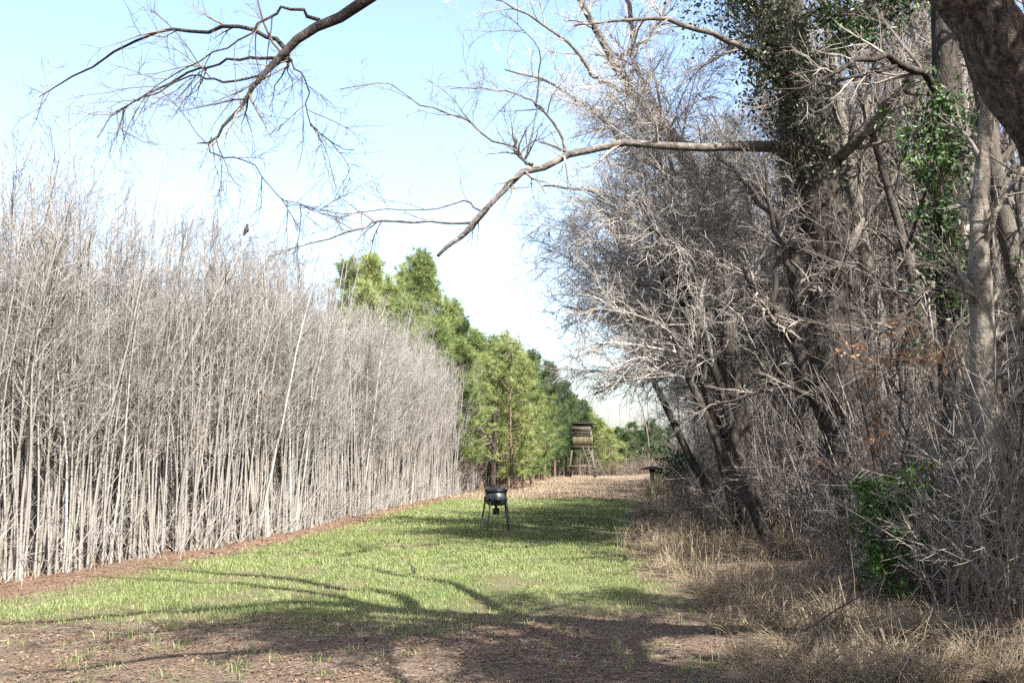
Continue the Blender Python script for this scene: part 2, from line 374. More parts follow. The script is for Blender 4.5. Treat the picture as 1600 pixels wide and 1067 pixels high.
def build_cover():
    rng = np.random.default_rng(5)
    mb = MB()
    for (y0, y1, n, h, w) in ((9, 16, 210000, 0.042, 0.006), (16, 26, 230000, 0.05, 0.009), (26, 46, 210000, 0.065, 0.016)):
        x, y = scatter(rng, n, -7.2, 6.2, y0, y1, lambda x, y: grassiness(x, y) * np.clip(patch(x, y) * 1.1 + patch(x * 2.7 + 4, y * 2.2) * .7 - 0.25, 0.06, 1))
        b = np.stack([x, y, ground_z(x, y) - 0.004], 1)
        hh = h * rng.uniform(0.5, 1.5, len(x)) * (0.45 + 0.7 * patch(x * 0.8 + 3, y * 0.8) + .55 * patch(x * 4.1, y * 3.3))
        blades(mb, rng, b, hh, np.full(len(x), w), 1.0)
    # stray tufts in the litter in front
    cx, cy = scatter(rng, 900, -6, 3.4, 5, 12, lambda x, y: 0.35 * patch(x, y) + 0.15)
    x = (cx[:, None] + rng.normal(0, 0.05, (len(cx), 14))).ravel(); y = (cy[:, None] + rng.normal(0, 0.05, (len(cx), 14))).ravel()
    blades(mb, rng, np.stack([x, y, ground_z(x, y) - 0.004], 1), rng.uniform(0.03, 0.11, len(x)), np.full(len(x), 0.006), 1.0)
    tag(mb.build('grass', M['turf'], smooth=False), 'patchy green and straw coloured winter grass covering the lane', 'grass', None, 'stuff')
    # fallen leaves and straw
    mb = MB()
    def dl(x, y):
        fore = sstep(12.5, 10, y) * (x < bank_line(y) + 0.5)
        right = sstep(-0.8, 0.8, x - bank_line(y))
        left = sstep(1.6, 0.3, x - tree_line(y))
        return np.clip(np.maximum(np.maximum(fore * 0.9, right), left * 0.7) * (0.35 + 0.8 * patch(x * 1.3, y * 1.3 + 5)) + 0.05, 0, 1)
    x, y = scatter(rng, 150000, -9, 9.5, 4, 17, dl)
    leaf_quads(mb, rng, np.stack([x, y, ground_z(x, y) + rng.uniform(0.004, 0.025, len(x))], 1), 0.019, 0.85)
    x, y = scatter(rng, 60000, -10, 16, 17, 60, dl)
    leaf_quads(mb, rng, np.stack([x, y, ground_z(x, y) + rng.uniform(0.004, 0.04, len(x))], 1), 0.05, 0.8)
    tag(mb.build('fallen_leaves', M['litter'], smooth=False), 'brown fallen leaves and pine straw littering the bare ground', 'leaf litter', None, 'stuff')
    # small sticks
    n = 2600; x = rng.uniform(-7, 7, n); y = 4.5 + 14 * rng.random(n) ** 1.4; k = rng.random(n) < np.clip(dl(x, y) + .05, 0, 1); x, y = x[k], y[k]; n = len(x); az = rng.uniform(0, 6.28, n)
    P, R = grow(rng, np.stack([x, y, ground_z(x, y) + .012], 1), np.stack([np.cos(az), np.sin(az), np.full(n, .04)], 1), rng.gamma(2, .09, n) + .05, rng.uniform(.0025, .007, n), np.full(n, .0015), 5, .14)
    P[:, :, 2] = np.maximum(ground_z(P[:, :, 0], P[:, :, 1]) + .006, P[:, :, 2] * .5 + .5 * ground_z(P[:, :, 0], P[:, :, 1]))
    sb = MB(); sb.tubes(P, R, 5, rng); tag(sb.build('twig_litter', M['limb_bark']), 'small broken twigs lying among the fallen leaves', 'twig litter', None, 'stuff')
    # dry grass and stalks on the bank
    mb = MB()
    cx, cy = scatter(rng, 8200, 0.5, 13, 5, 34, lambda x, y: sstep(-0.5, 0.7, x - bank_line(y)) * np.clip(1.1 - (x - bank_line(y)) * 0.12, 0.12, 1) * np.clip(patch(x * 1.1 + 9, y) * 1.4 - .1, 0.05, 1) * sstep(4, 11, y))
    nb = rng.integers(8, 44, len(cx)); hc = rng.gamma(5.0, 0.045, len(cx)) * np.interp(cy, [9, 14, 30], [.9, 1.35, 1.5]) * np.where(rng.random(len(cx)) < .12, 1.8, 1)
    rad = np.repeat(0.05 + 0.2 * hc, nb)
    x = np.repeat(cx, nb) + rng.normal(0, 1, nb.sum()) * rad; y = np.repeat(cy, nb) + rng.normal(0, 1, nb.sum()) * rad
    k = x > bank_line(y) - .7; x, y = x[k], y[k]; h = (np.repeat(hc, nb) * rng.uniform(.4, 1.3, nb.sum()))[k]
    blades(mb, rng, np.stack([x, y, ground_z(x, y) - 0.01], 1), np.clip(h, 0.05, 0.9), np.full(len(x), 0.0055), 1.6, 1.0)
    x, y = scatter(rng, 60000, 2, 20, 34, 75, lambda x, y: sstep(-0.4, 0.6, x - bank_line(y)) * np.clip(1.2 - (x - bank_line(y)) * 0.14, 0, 1))
    blades(mb, rng, np.stack([x, y, ground_z(x, y) - 0.01], 1), np.clip(rng.gamma(4.0, 0.12, len(x)) * np.clip((x - bank_line(y)) * .35 + .35, .3, 1), 0.08, 1.2), np.full(len(x), 0.016), 1.0, 0.6)
    # dead straw on the crossing track and along the stand of saplings
    x, y = scatter(rng, 60000, -4, 12, 43, 96, lambda x, y: (x > tree_line(y) + 0.2) * (x < bank_line(y) + 1) * np.clip(patch(x * 0.5, y * 0.45) * 1.4 - 0.2, 0, 1))
    blades(mb, rng, np.stack([x, y, ground_z(x, y) - 0.01], 1), rng.uniform(0.06, 0.22, len(x)), np.full(len(x), 0.02), 1.5, 0.8)
    x, y = scatter(rng, 50000, -12, 4, 8, 80, lambda x, y: sstep(0.8, -0.4, x - tree_line(y)) * sstep(-4, -0.5, x - tree_line(y)) * 0.7)
    blades(mb, rng, np.stack([x, y, ground_z(x, y) - 0.01], 1), rng.gamma(3.0, 0.07, len(x)), np.full(len(x), 0.008), 1.3, 0.6)
    tag(mb.build('dry_grass', M['dry_grass'], smooth=False), 'tan dead grass and stalks over the bank beside the lane', 'dead grass', None, 'stuff')
build_cover()

# ------------------------------------------------------------------ young plantation trees
def young_tree(rng, H, light=False):
    P, R = grow(rng, np.zeros((1, 3)) - [[0, 0, 0.1]], np.array([[rng.normal(0, .03), rng.normal(0, .03), 1]]), np.array([H]), np.array([0.0043 * H]), np.array([0.009]), 12, rng.uniform(0.02, 0.065), (0, 0, 0.05))
    R[:, 0] *= 1.35
    tr = MB(); tr.tubes(P, R, 5 if light else 8)
    cr = MB()
    n1 = 15 if light else 30
    a = kids(rng, P, R, n1, 0.3, 0.99, (0.72, 0.22), (0.6, 1.75), 0.42, 0.005, tip=0.55, power=0.75)
    P1, R1 = grow(rng, *a, np.full(len(a[0]), 0.004), 6, 0.1, (0, 0, 0.07))
    cr.tubes(P1, R1, 3, rng)
    a = kids(rng, P1, R1, 2 if light else 4, 0.25, 1.0, (0.6, 0.25), (0.3, 0.8), 0.7, 0.004, tip=0.4)
    P2, R2 = grow(rng, *a, np.full(len(a[0]), 0.0028), 4, 0.12, (0, 0, 0.06))
    cr.tubes(P2, R2, 3, rng)
    if not light:
        a = kids(rng, P2, R2, 3, 0.3, 1.0, (0.65, 0.2), (0.15, 0.42), 0.8, 0.003, tip=0.2)
        P3, R3 = grow(rng, *a, np.full(len(a[0]), 0.0022), 3, 0.15, (0, 0, 0.05))
        cr.tubes(P3, R3, 3, rng)
    return tr, cr

def shift(mb_to, mb_from, loc, rz, s):
    c, si = math.cos(rz), math.sin(rz)
    Rm = np.array([[c, -si, 0], [si, c, 0], [0, 0, 1]])
    off = mb_to.n
    for v, va in zip(mb_from.v, mb_from.var):
        mb_to.v.append(((v * s) @ Rm.T + np.array(loc)).astype(np.float32)); mb_to.var.append(va)
    for f in mb_from.f4: mb_to.f4.append(f + off)
    for f in mb_from.f3: mb_to.f3.append(f + off)
    mb_to.n += mb_from.n

def build_young():
    rng = np.random.default_rng(11)
    protos = []
    for k in range(10):
        H = rng.uniform(5.6, 7.6)
        tr, cr = young_tree(rng, H)
        e = empty('young_tree')
        t = tr.build('trunk', M['pale_bark'], e); c = cr.build('crown', M['pale_twig'], e)
        CHILD[e.name] = [t, c]
        protos.append(e)
    used = [False] * 10
    # candidate spots along the edge, nearest first
    spots = []
    y = 9.5
    while y < 51:
        dens = np.interp(y, [9, 24, 40, 52], [10.5, 8.5, 5.5, 3.5])
        y += rng.exponential(1 / dens)
        dep = abs(rng.normal(0, 0.9)) if rng.random() < 0.8 else rng.uniform(0, 4)
        x = tree_line(y) - 0.15 - dep
        if x < -0.52 * y - 0.6: continue
        spots.append((x, y, dep))
    spots = sorted(spots, key=lambda p: p[1] + 2 * p[2])[:300] if len(spots) > 300 else spots
    for x, y, dep in spots:
        i = int(rng.integers(10))
        s = rng.uniform(0.72, 1.08) * np.interp(dep, [0, 5], [0.95, 1.1]) * np.interp(y, [13, 24, 34, 52], [.88, .92, .9, .88])
        if rng.random() < .05: s *= 1.28
        o = place(protos, used, i, (x, y, float(ground_z(x, y))), rng.uniform(0, 6.28), s, (rng.normal(0, .03), rng.normal(0.01, .038)))
        tag(o, 'thin pale bare young tree in the close packed stand left of the lane', 'tree', 'young trees in the stand along the lane')
    light = [young_tree(rng, rng.uniform(5.6, 7.6), True) for _ in range(12)]
    T = MB()
    n = 0
    while n < 3800:
        y = rng.uniform(8, 63); dep = 0.2 + 18 * rng.random() ** 2.0
        if y > 52 and rng.random() < .5: continue
        x = tree_line(y) - dep
        if x < -0.56 * y - 3: continue
        n += 1
        tr, cr = light[int(rng.integers(12))]
        s = rng.uniform(0.72, 1.15) * (1 + 0.008 * dep) * np.interp(y, [13, 24, 34, 52, 62], [.80, .86, .86, .86, .9]); rz = rng.uniform(0, 6.28); loc = (x, y, float(ground_z(x, y)))
        shift(T, tr, loc, rz, s); shift(T, cr, loc, rz, s)
    # low dark brush under the pines and round the far end of the lane
    U = MB(); nb = 5200
    y = rng.uniform(50, 112, nb); x = tree_line(y) - 0.4 - 9 * rng.random(nb) ** 1.4
    x2 = rng.uniform(-2, 34, 3400); y2 = rng.uniform(106, 126, 3400); x = np.r_[x, x2]; y = np.r_[y, y2]; nb = len(x)
    P, R = grow(rng, np.stack([x, y, ground_z(x, y)], 1), np.stack([rng.normal(0, .3, nb), rng.normal(0, .3, nb), np.ones(nb)], 1), rng.gamma(4, .42, nb), np.full(nb, .018), np.full(nb, .008), 4, 0.15)
    U.tubes(P, R, 3, rng); a = kids(rng, P, R, 6, 0.1, 1, (0.7, 0.2), (0.3, 1.0), 0.8, 0.012, 0.3); P, R = grow(rng, *a, np.full(len(a[0]), .008), 3, 0.15); U.tubes(P, R, 3, rng)
    tag(U.build('undergrowth', M['brown_twig']), 'dark brown brush under the pines and across the far end of the lane', 'undergrowth', None, 'stuff')
    # low brush between the stems
    nb = 3800
    y = rng.uniform(8, 56, nb); x = tree_line(y) - 0.1 - 12 * rng.random(nb) ** 1.8
    P, R = grow(rng, np.stack([x, y, ground_z(x, y)], 1), np.stack([rng.normal(0, .4, nb), rng.normal(0, .4, nb), np.ones(nb)], 1), rng.gamma(4, .28, nb), np.full(nb, .008), np.full(nb, .003), 4, 0.15)
    T.tubes(P, R, 3, rng)
    a = kids(rng, P, R, 4, 0.2, 1, (0.7, 0.2), (0.3, 0.8), 0.8, 0.004, 0.3)
    P, R = grow(rng, *a, np.full(len(a[0]), .003), 3, 0.15); T.tubes(P, R, 3, rng)
    tag(T.build('woods', M['pale_twig']), 'deep mass of bare young trees filling the stand behind its front rows', 'woods', None, 'stuff')
build_young()

# ------------------------------------------------------------------ pines
def pine_tree(rng, H, low=0.16, spread=2.3):
    P, R = grow(rng, np.array([[0, 0, -0.1]]), np.array([[0, 0, 1.0]]), np.array([H]), np.array([0.013 * H]), np.array([0.012]), 12, 0.012, (0, 0, 0.05))
    tr = MB(); tr.tubes(P, R, 8)
    nw = int(H * 1.9); st, dd, LL, rr = [], [], [], []
    for k in range(nw):
        t = low + (0.985 - low) * (k + rng.uniform(-.3, .3)) / nw
        f = t * 11; i = min(int(f), 10); pos = P[0, i] * (1 - f + i) + P[0, i + 1] * (f - i)
        L = spread * min(1.0, (1 - t) ** .65 * 1.35 + 0.1) * min(1, 0.55 + (t - low) * 2.2)
        m = rng.integers(4, 7); a0 = rng.uniform(0, 6.28)
        for j in range(m):
            if rng.random() < 0.2: continue
            a = a0 + j * 6.28 / m + rng.normal(0, .25); el = np.interp(t, [low, 1], [0.05, 0.95]) + rng.normal(0, .15)
            st.append(pos); dd.append([math.cos(a) * math.cos(el), math.sin(a) * math.cos(el), math.sin(el)])
            LL.append(L * rng.uniform(0.45, 1.3)); rr.append(0.012 + 0.012 * L)
    P1, R1 = grow(rng, np.array(st), np.array(dd), np.array(LL), np.array(rr), np.full(len(st), 0.006), 6, 0.06, (0, 0, 0.09))
    tr2 = MB(); tr2.tubes(P1, R1, 4)
    a = kids(rng, P1, R1, 5, 0.3, 0.98, (0.8, 0.2), (0.35, 0.9), 0.6, 0.006, 0.5)
    P2, R2 = grow(rng, *a, np.full(len(a[0]), .005), 4, 0.08, (0, 0, 0.12)); tr2.tubes(P2, R2, 3)
    C = np.concatenate([P1[:, -1], P1[:, -2], P1[:, -3], P2[:, -1], P2[:, -2], P2[:, -3]]); D = np.concatenate([P1[:, -1] - P1[:, -2]] * 3 + [P2[:, -1] - P2[:, -2]] * 3); C = C + rng.normal(0, .07, C.shape)
    C = np.vstack([C, P[:, -1]]); D = np.vstack([D, P[:, -1] - P[:, -2]])
    D = nrm(nrm(D) + [0, 0, 0.25])
    B = 13
    base = np.repeat(C, B, 0); d = nrm(np.repeat(D, B, 0) + rng.normal(0, 0.6, (len(base), 3)))
    L = rng.uniform(0.26, 0.55, len(base))[:, None]
    side = nrm(np.cross(d, rng.normal(size=d.shape))) * 0.014
    V = np.stack([base - side, base + side, base + d * L + [0, 0, -0.03]], 1)
    nd = MB(); nd.add(V, np.arange(len(base) * 3).reshape(-1, 3), np.repeat(np.repeat(rng.random(len(C)), B), 3))
    return tr, tr2, nd

def build_pines():
    rng = np.random.default_rng(21)
    specs = [(13, .30, 2.2), (12, .22, 2.4), (10.5, .12, 2.5), (8, .08, 2.0), (13.5, .36, 2.0)]
    groups = {}
    for nm, mat in (('sunny', 'needles'), ('dark', 'shaded_needles')):
        pr = []
        for H, lo, sp in specs:
            tr, br, nd = pine_tree(rng, H, lo, sp)
            e = empty('pine_tree'); k = [tr.build('trunk', M['pine_bark'], e), br.build('branches', M['pine_bark'], e), nd.build('needles', M[mat], e, smooth=False)]
            CHILD[e.name] = k; pr.append(e)
        groups[nm] = (pr, [False] * len(pr), [s[0] for s in specs])
    # px, py of the top, distance, prototype, kind
    rows = [(545, 408, 66, 0, 'sunny'), (592, 400, 64, 4, 'sunny'), (652, 396, 62, 0, 'sunny'), (676, 412, 65, 4, 'sunny'), (612, 440, 60, 1, 'sunny'),
            (700, 470, 66, 1, 'sunny'), (722, 492, 70, 0, 'dark'), (662, 500, 60, 1, 'sunny'), (740, 520, 66, 1, 'sunny'), (762, 532, 66, 2, 'sunny'), (782, 526, 68, 2, 'sunny'),
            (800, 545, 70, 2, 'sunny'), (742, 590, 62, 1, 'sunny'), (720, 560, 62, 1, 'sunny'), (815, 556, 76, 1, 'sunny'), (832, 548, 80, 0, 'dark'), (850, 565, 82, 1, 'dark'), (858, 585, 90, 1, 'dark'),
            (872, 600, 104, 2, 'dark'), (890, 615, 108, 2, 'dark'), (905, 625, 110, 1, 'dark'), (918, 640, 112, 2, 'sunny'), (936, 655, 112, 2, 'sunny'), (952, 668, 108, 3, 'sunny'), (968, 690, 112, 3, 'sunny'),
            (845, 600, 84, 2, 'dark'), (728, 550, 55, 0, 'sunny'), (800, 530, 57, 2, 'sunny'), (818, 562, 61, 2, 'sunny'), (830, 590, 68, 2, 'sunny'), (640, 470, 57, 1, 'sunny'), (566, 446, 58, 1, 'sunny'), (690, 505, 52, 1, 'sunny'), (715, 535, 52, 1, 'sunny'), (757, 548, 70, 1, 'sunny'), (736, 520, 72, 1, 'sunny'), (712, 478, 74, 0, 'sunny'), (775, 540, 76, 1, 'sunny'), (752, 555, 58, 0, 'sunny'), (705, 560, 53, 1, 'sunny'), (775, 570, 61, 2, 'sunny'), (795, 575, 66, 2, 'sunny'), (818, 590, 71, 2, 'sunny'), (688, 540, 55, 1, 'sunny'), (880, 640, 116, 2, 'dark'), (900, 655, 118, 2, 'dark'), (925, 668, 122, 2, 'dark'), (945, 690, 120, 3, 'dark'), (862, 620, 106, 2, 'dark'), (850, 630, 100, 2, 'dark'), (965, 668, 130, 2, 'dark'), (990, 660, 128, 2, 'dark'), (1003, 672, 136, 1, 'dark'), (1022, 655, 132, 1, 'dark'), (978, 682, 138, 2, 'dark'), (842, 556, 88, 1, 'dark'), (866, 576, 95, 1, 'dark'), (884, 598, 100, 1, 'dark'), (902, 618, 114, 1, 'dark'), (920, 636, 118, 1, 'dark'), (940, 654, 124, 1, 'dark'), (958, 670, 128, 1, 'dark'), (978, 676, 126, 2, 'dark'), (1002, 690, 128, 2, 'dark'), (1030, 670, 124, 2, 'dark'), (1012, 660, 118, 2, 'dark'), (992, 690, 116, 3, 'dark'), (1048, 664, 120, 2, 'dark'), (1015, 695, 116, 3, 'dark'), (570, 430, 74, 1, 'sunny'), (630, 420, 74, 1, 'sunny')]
    for px, py, d, i, kind in rows:
        top = at(px, py, d); pr, us, Hs = groups[kind]
        s = (top[2] - 0.0) / Hs[i]
        s3 = (max(s, 0.75) if s < 1.3 else s, ) * 2
        o = place(pr, us, i, (top[0], d, -0.05), rng.uniform(0, 6.28), (min(max(s, .85), 1.25), min(max(s, .85), 1.25), s))
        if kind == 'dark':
            tag(o, 'pine with shade painted into its dark green needles at the far bend of the lane left of the wooden stand', 'pine tree', 'dark pines at the far bend')
        elif px > 910:
            tag(o, 'light green bushy young pine behind the tall wooden stand', 'pine tree', 'young pines behind the wooden stand')
        else:
            tag(o, 'sunlit yellow green pine rising behind the bare young trees', 'pine tree', 'sunlit pines beyond the bare young trees')
    for pr, us, Hs in groups.values():
        for e, u in zip(pr, us):
            if not u:
                for ch in CHILD[e.name]: bpy.data.objects.remove(ch)
                bpy.data.objects.remove(e)
build_pines()

# ------------------------------------------------------------------ woods on the right
def twiggy(rng, P, R, cr, n=(8, 6, 3), lens=((1.0, 2.6), (0.4, 1.1), (0.15, 0.45)), t0=0.2, trop=((0, 0, 0.02), (0, 0, 0), (0, 0, 0)), ang=0.75, rm=(0.008, 0.005, 0.0035), wob=0.14, tip=0.5):
    for lv in range(len(n)):
        a = kids(rng, P, R, n[lv], t0 if lv == 0 else 0.15, 1.0, (ang, 0.25), lens[lv], 0.6, rm[lv], tip)
        K = (6, 4, 3, 3)[lv]
        P, R = grow(rng, *a, np.full(len(a[0]), rm[lv] * 0.55), K, wob, trop[min(lv, len(trop) - 1)])
        cr.tubes(P, R, 4 if lv == 0 else 3, rng)

def forest_tree(rng, H, r, light=False):
    P, R = grow(rng, np.array([[0, 0, -0.1]]), np.array([[rng.normal(0, .05), rng.normal(0, .05), 1]]), np.array([H]), np.array([r]), np.array([0.02]), 12, 0.05, (0, 0, 0.03))
    R[:, 0] *= 1.35
    tr = MB(); tr.tubes(P, R, 6 if light else 10)
    a = kids(rng, P, R, 9 if light else 16, 0.28, 0.97, (0.75, 0.2), (2.2, 4.6), 0.5, 0.02, 0.6)
    P1, R1 = grow(rng, *a, np.full(len(a[0]), .01), 7, 0.12, (0, 0, 0.05))
    tr.tubes(P1, R1, 4 if light else 5)
    cr = MB()
    if light: twiggy(rng, P1, R1, cr, (5, 4), ((0.8, 2.0), (0.3, 0.9)), rm=(0.01, 0.006))
    else: twiggy(rng, P1, R1, cr, (7, 6, 3), ((0.8, 2.0), (0.3, 0.9), (0.12, 0.4)), rm=(0.009, 0.006, 0.004))
    return tr, cr

def edge_tree(rng, H, lean):
    P, R = grow(rng, np.array([[0, 0, -0.1]]), np.array([[lean[0], lean[1], 1]]), np.array([H]), np.array([0.10]), np.array([0.02]), 10, 0.09, (lean[0] * .03, 0, 0.02))
    R[:, 0] *= 1.3
    tr = MB(); tr.tubes(P, R, 8)
    a = kids(rng, P, R, 18, 0.36, 0.98, (0.95, 0.25), (2.0, 3.9), 0.55, 0.014, 0.35)
    P1, R1 = grow(rng, *a, np.full(len(a[0]), .007), 8, 0.12, (-0.03, 0, -0.005))
    cr = MB(); cr.tubes(P1, R1, 5, rng)
    twiggy(rng, P1, R1, cr, (13, 9, 3), ((0.7, 1.8), (0.3, 0.9), (0.1, 0.35)), trop=((-0.02, 0, -0.03), (0, 0, -0.03), (0, 0, 0)), rm=(0.007, 0.0048, 0.0035), t0=0.12)
    return tr, cr

def shrub(rng, H):
    n = 16
    P, R = grow(rng, rng.normal(0, .12, (n, 3)) * [1, 1, 0], np.stack([rng.normal(0, .38, n), rng.normal(0, .38, n), np.ones(n)], 1), rng.uniform(.5, 1, n) * H, np.full(n, .011), np.full(n, .004), 7, 0.12, (0, 0, -0.02))
    st = MB(); st.tubes(P, R, 4, rng)
    cr = MB(); twiggy(rng, P, R, cr, (7, 4), ((.3, .9), (.12, .4)), rm=(.005, .0035), t0=0.2)
    return st, cr

def protos_of(name, mbs, mats):
    out = []
    for parts in mbs:
        e = empty(name)
        CHILD[e.name] = [mb.build(pn, M[mt], e) for mb, (pn, mt) in zip(parts, mats)]
        out.append(e)
    return out

def build_right():
    rng = np.random.default_rng(33)
    # tall trees
    specs = [(14, .14), (16, .2), (13, .1), (15, .16), (12, .09)]
    pr = protos_of('forest_tree', [forest_tree(rng, *s) for s in specs], (('trunk', 'grey_bark'), ('crown', 'grey_twig')))
    us = [False] * len(pr)
    n = 0
    while n < 112:
        y = 13 + 72 * rng.random() ** 1.25; dep = (4.4 if y < 36 else 3.0) + 16 * rng.random() ** 1.3
        x = bank_line(y) + dep
        if x > 0.53 * y + 2: continue
        if y < 16 and x < 6: continue
        n += 1
        o = place(pr, us, int(rng.integers(5)), (x, y, float(ground_z(x, y))), rng.uniform(0, 6.28), rng.uniform(0.7, 1.1), (rng.normal(0, .05), rng.normal(-0.02, .06)))
        tag(o, 'grey bare tree standing in the woods on the right of the lane', 'tree', 'bare trees in the woods right of the lane')
    # leaning, fine twigged trees at the edge
    pr = protos_of('edge_tree', [edge_tree(np.random.default_rng(int(s[0] * 10)), *s) for s in ((7.8, (-.35, -.05)), (7.0, (-.25, .1)), (8.6, (-.22, 0)))], (('trunk', 'dark_bark'), ('crown', 'silver_twig')))
    us = [False] * len(pr)
    rows = [(4.4, 17.5, 0, .95), (4.7, 18.8, 2, 1.08), (4.5, 20, 2, 1.0), (4.7, 22.5, 0, 1.05), (4.9, 25, 2, 1.05), (5.4, 27.5, 0, 1.05), (5.8, 30, 1, 1.05), (6.5, 33.5, 2, 1.0), (7.8, 38, 0, 1.0), (9.0, 43, 2, 1.0), (10.2, 49, 0, 1.0), (11.6, 56, 1, 1.1),
            (13.2, 64, 2, 1.0), (15, 74, 0, 1.0), (17, 86, 2, .95), (5.9, 24, 1, 1.2), (7, 28, 2, 1.2), (8.4, 33, 1, 1.2), (19, 98, 2, .9)]
    for x, y, i, s in rows:
        if y > 23.5: x += 1.2
        o = place(pr, us, i, (x, y, float(ground_z(x, y))), 0.35 * math.sin(7.3 * x + 3.1 * y), s)
        tag(o, 'leaning bare tree with fine drooping twigs over the right edge of lane', 'tree', 'fine twigged trees leaning over the lane')
    # shrubs
    pr = protos_of('bare_shrub', [shrub(rng, h) for h in (1.3, 1.8, 2.3, 1.0)], (('stems', 'brown_twig'), ('crown', 'grey_twig')))
    us = [False] * 4
    n = 0
    while n < 110:
        y = rng.uniform(8.5, 60); dep = 1.6 + 7 * rng.random() ** 1.5; x = bank_line(y) + dep
        if x > 0.52 * y + .5: continue
        n += 1
        o = place(pr, us, int(rng.integers(4)), (x, y, float(ground_z(x, y))), rng.uniform(0, 6.28), rng.uniform(.6, 1.1))
        tag(o, 'leafless brown shrub in the undergrowth below the trees on the right', 'shrub', 'leafless shrubs in the undergrowth')
    # saplings of the near undergrowth
    def sapling(H):
        P, R = grow(rng, np.array([[0, 0, -.05]]), np.array([[rng.normal(0, .12), rng.normal(0, .12), 1]]), np.array([H]), np.array([.0065 * H]), np.array([.004]), 10, 0.07)
        st = MB(); st.tubes(P, R, 6); cr = MB(); twiggy(rng, P, R, cr, (16, 7, 4), ((.7, 1.7), (.25, .7), (.1, .3)), rm=(.005, .0032, .0024), t0=.12, ang=.9)
        return st, cr
    pr = protos_of('sapling', [sapling(h) for h in (3, 4, 5, 2.4, 3.6)], (('trunk', 'brown_twig'), ('crown', 'grey_twig')))
    us = [False] * 5; n = 0
    while n < 80:
        y = rng.uniform(9.8, 24); x = bank_line(y) + 1.9 + 7 * rng.random() ** 1.1
        if x > .52 * y + .4 or x < .30 * y or (y < 11.5 and x < .43 * y) or (y < 15.5 and x < .345 * y) or (y < 12 and x < .44 * y): continue
        n += 1
        o = place(pr, us, int(rng.integers(5)), (x, y, float(ground_z(x, y))), rng.uniform(0, 6.28), rng.uniform(.7, 1.15), (rng.normal(0, .08), rng.normal(-.05, .12)))
        tag(o, 'thin bare sapling in the tangled undergrowth below the leaning oak', 'sapling', 'thin saplings in the right woods')
    pr = protos_of('bare_tree', [forest_tree(rng, 9, .13), forest_tree(rng, 11, .17)], (('trunk', 'grey_bark'), ('crown', 'grey_twig')))
    us = [False] * 2
    for k, (x, y) in enumerate(((8.6, 5.2), (7.2, 1.5), (10.5, 3.0), (9.2, 8.2), (6.3, -2.2), (12.5, 6.5), (9.5, -1.5), (13, 1))):
        o = place(pr, us, k % 2, (x, y, float(ground_z(x, y))), rng.uniform(0, 6.28), rng.uniform(.85, 1.1))
        tag(o, 'bare tree beyond the right edge whose boughs shade the near bank', 'tree', 'bare trees shading the near bank')
    P, R = smooth_path([[0, 0, -.1, .28], [.1, .1, 2, .22], [-.1, .3, 4, .18], [.1, .5, 6.5, .1], [0, .6, 8.2, .04]], 12)
    tm = MB(); tm.tubes(P[None], R[None], 10)
    a = kids(rng, P[None], R[None], 17, .4, 1, (1.0, .2), (2.6, 4.2), .5, .03, .35)
    P1, R1 = grow(rng, *a, np.full(17, .015), 8, .12, (0, 0, .02)); tm.tubes(P1, R1, 6)
    cr = MB(); a = kids(rng, P1, R1, 8, .25, 1, (.8, .2), (.7, 1.5), .5, .01, .4); P2, R2 = grow(rng, *a, np.full(len(a[0]), .005), 5, .14); cr.tubes(P2, R2, 4)
    lf = MB(); C = P2[:, 2:].reshape(-1, 3); C = C[np.sin(C[:, 0] * 2.3) + np.sin(C[:, 1] * 2.1 + 1) + np.sin(C[:, 2] * 2.6) + rng.normal(0, .4, len(C)) > -.25]; C = np.repeat(C, 34, 0) + rng.normal(0, .13, (len(C) * 34, 3)); leaf_quads(lf, rng, C, .06)
    for k, (x, y, rz, s) in enumerate(((4.3, 3.5, .3, 1.25), (8.4, 8.0, 2.1, 1.05), (7.6, 4.4, 5.5, 1.15), (3.4, 0.6, 4.0, 1.2), (9.8, 9.6, 1.0, 1.0), (11, 12.6, 5.0, 1.05), (6.6, 1.0, 3.0, 1.1))):
        if k == 0:
            e = empty('evergreen_oak'); CHILD[e.name] = [tm.build('trunk', M['dark_bark'], e), cr.build('branches', M['grey_twig'], e), lf.build('leaves', M['green_leaf'], e, smooth=False)]; o = e
        else: o = copy_tree(e)
        o.location = (x, y, float(ground_z(x, y))); o.rotation_euler = (0, 0, rz); o.scale = (s, s, s)
        tag(o, 'evergreen oak beyond the right edge whose crown throws the dark shadows in front', 'tree', 'evergreen oaks shading the near ground')
    # deep woods
    T = MB(); PT = MB(); light = [forest_tree(rng, rng.uniform(11, 16), rng.uniform(.06, .14), True) for _ in range(8)]
    for k in range(380):
        y = rng.uniform(16, 110); x = bank_line(y) + 9 + 32 * rng.random() ** 1.2
        if x > 0.6 * y + 12: continue
        tr, cr = light[int(rng.integers(8))]; rz = rng.uniform(0, 6.28); s = rng.uniform(.7, 1.1)
        shift(T, tr, (x, y, .2), rz, s); shift(T, cr, (x, y, .2), rz, s)
    tall = [forest_tree(rng, rng.uniform(17, 21), rng.uniform(.10, .17), True) for _ in range(6)]
    for k in range(300):
        y = 17 + 55 * rng.random(); x = bank_line(y) + 6.0 + 20 * rng.random() ** 1.3
        if x > .56 * y + 6: continue
        tr, cr = tall[int(rng.integers(6))]; rz = rng.uniform(0, 6.28); s = rng.uniform(.85, 1.1)
        shift(PT, tr, (x, y, .2), rz, s); shift(T, cr, (x, y, .2), rz, s)
    tag(PT.build('tall_trunks', M['tall_bark']), 'tall pale upright trunks standing deep in the woods on the right', 'tree trunks', None, 'stuff')
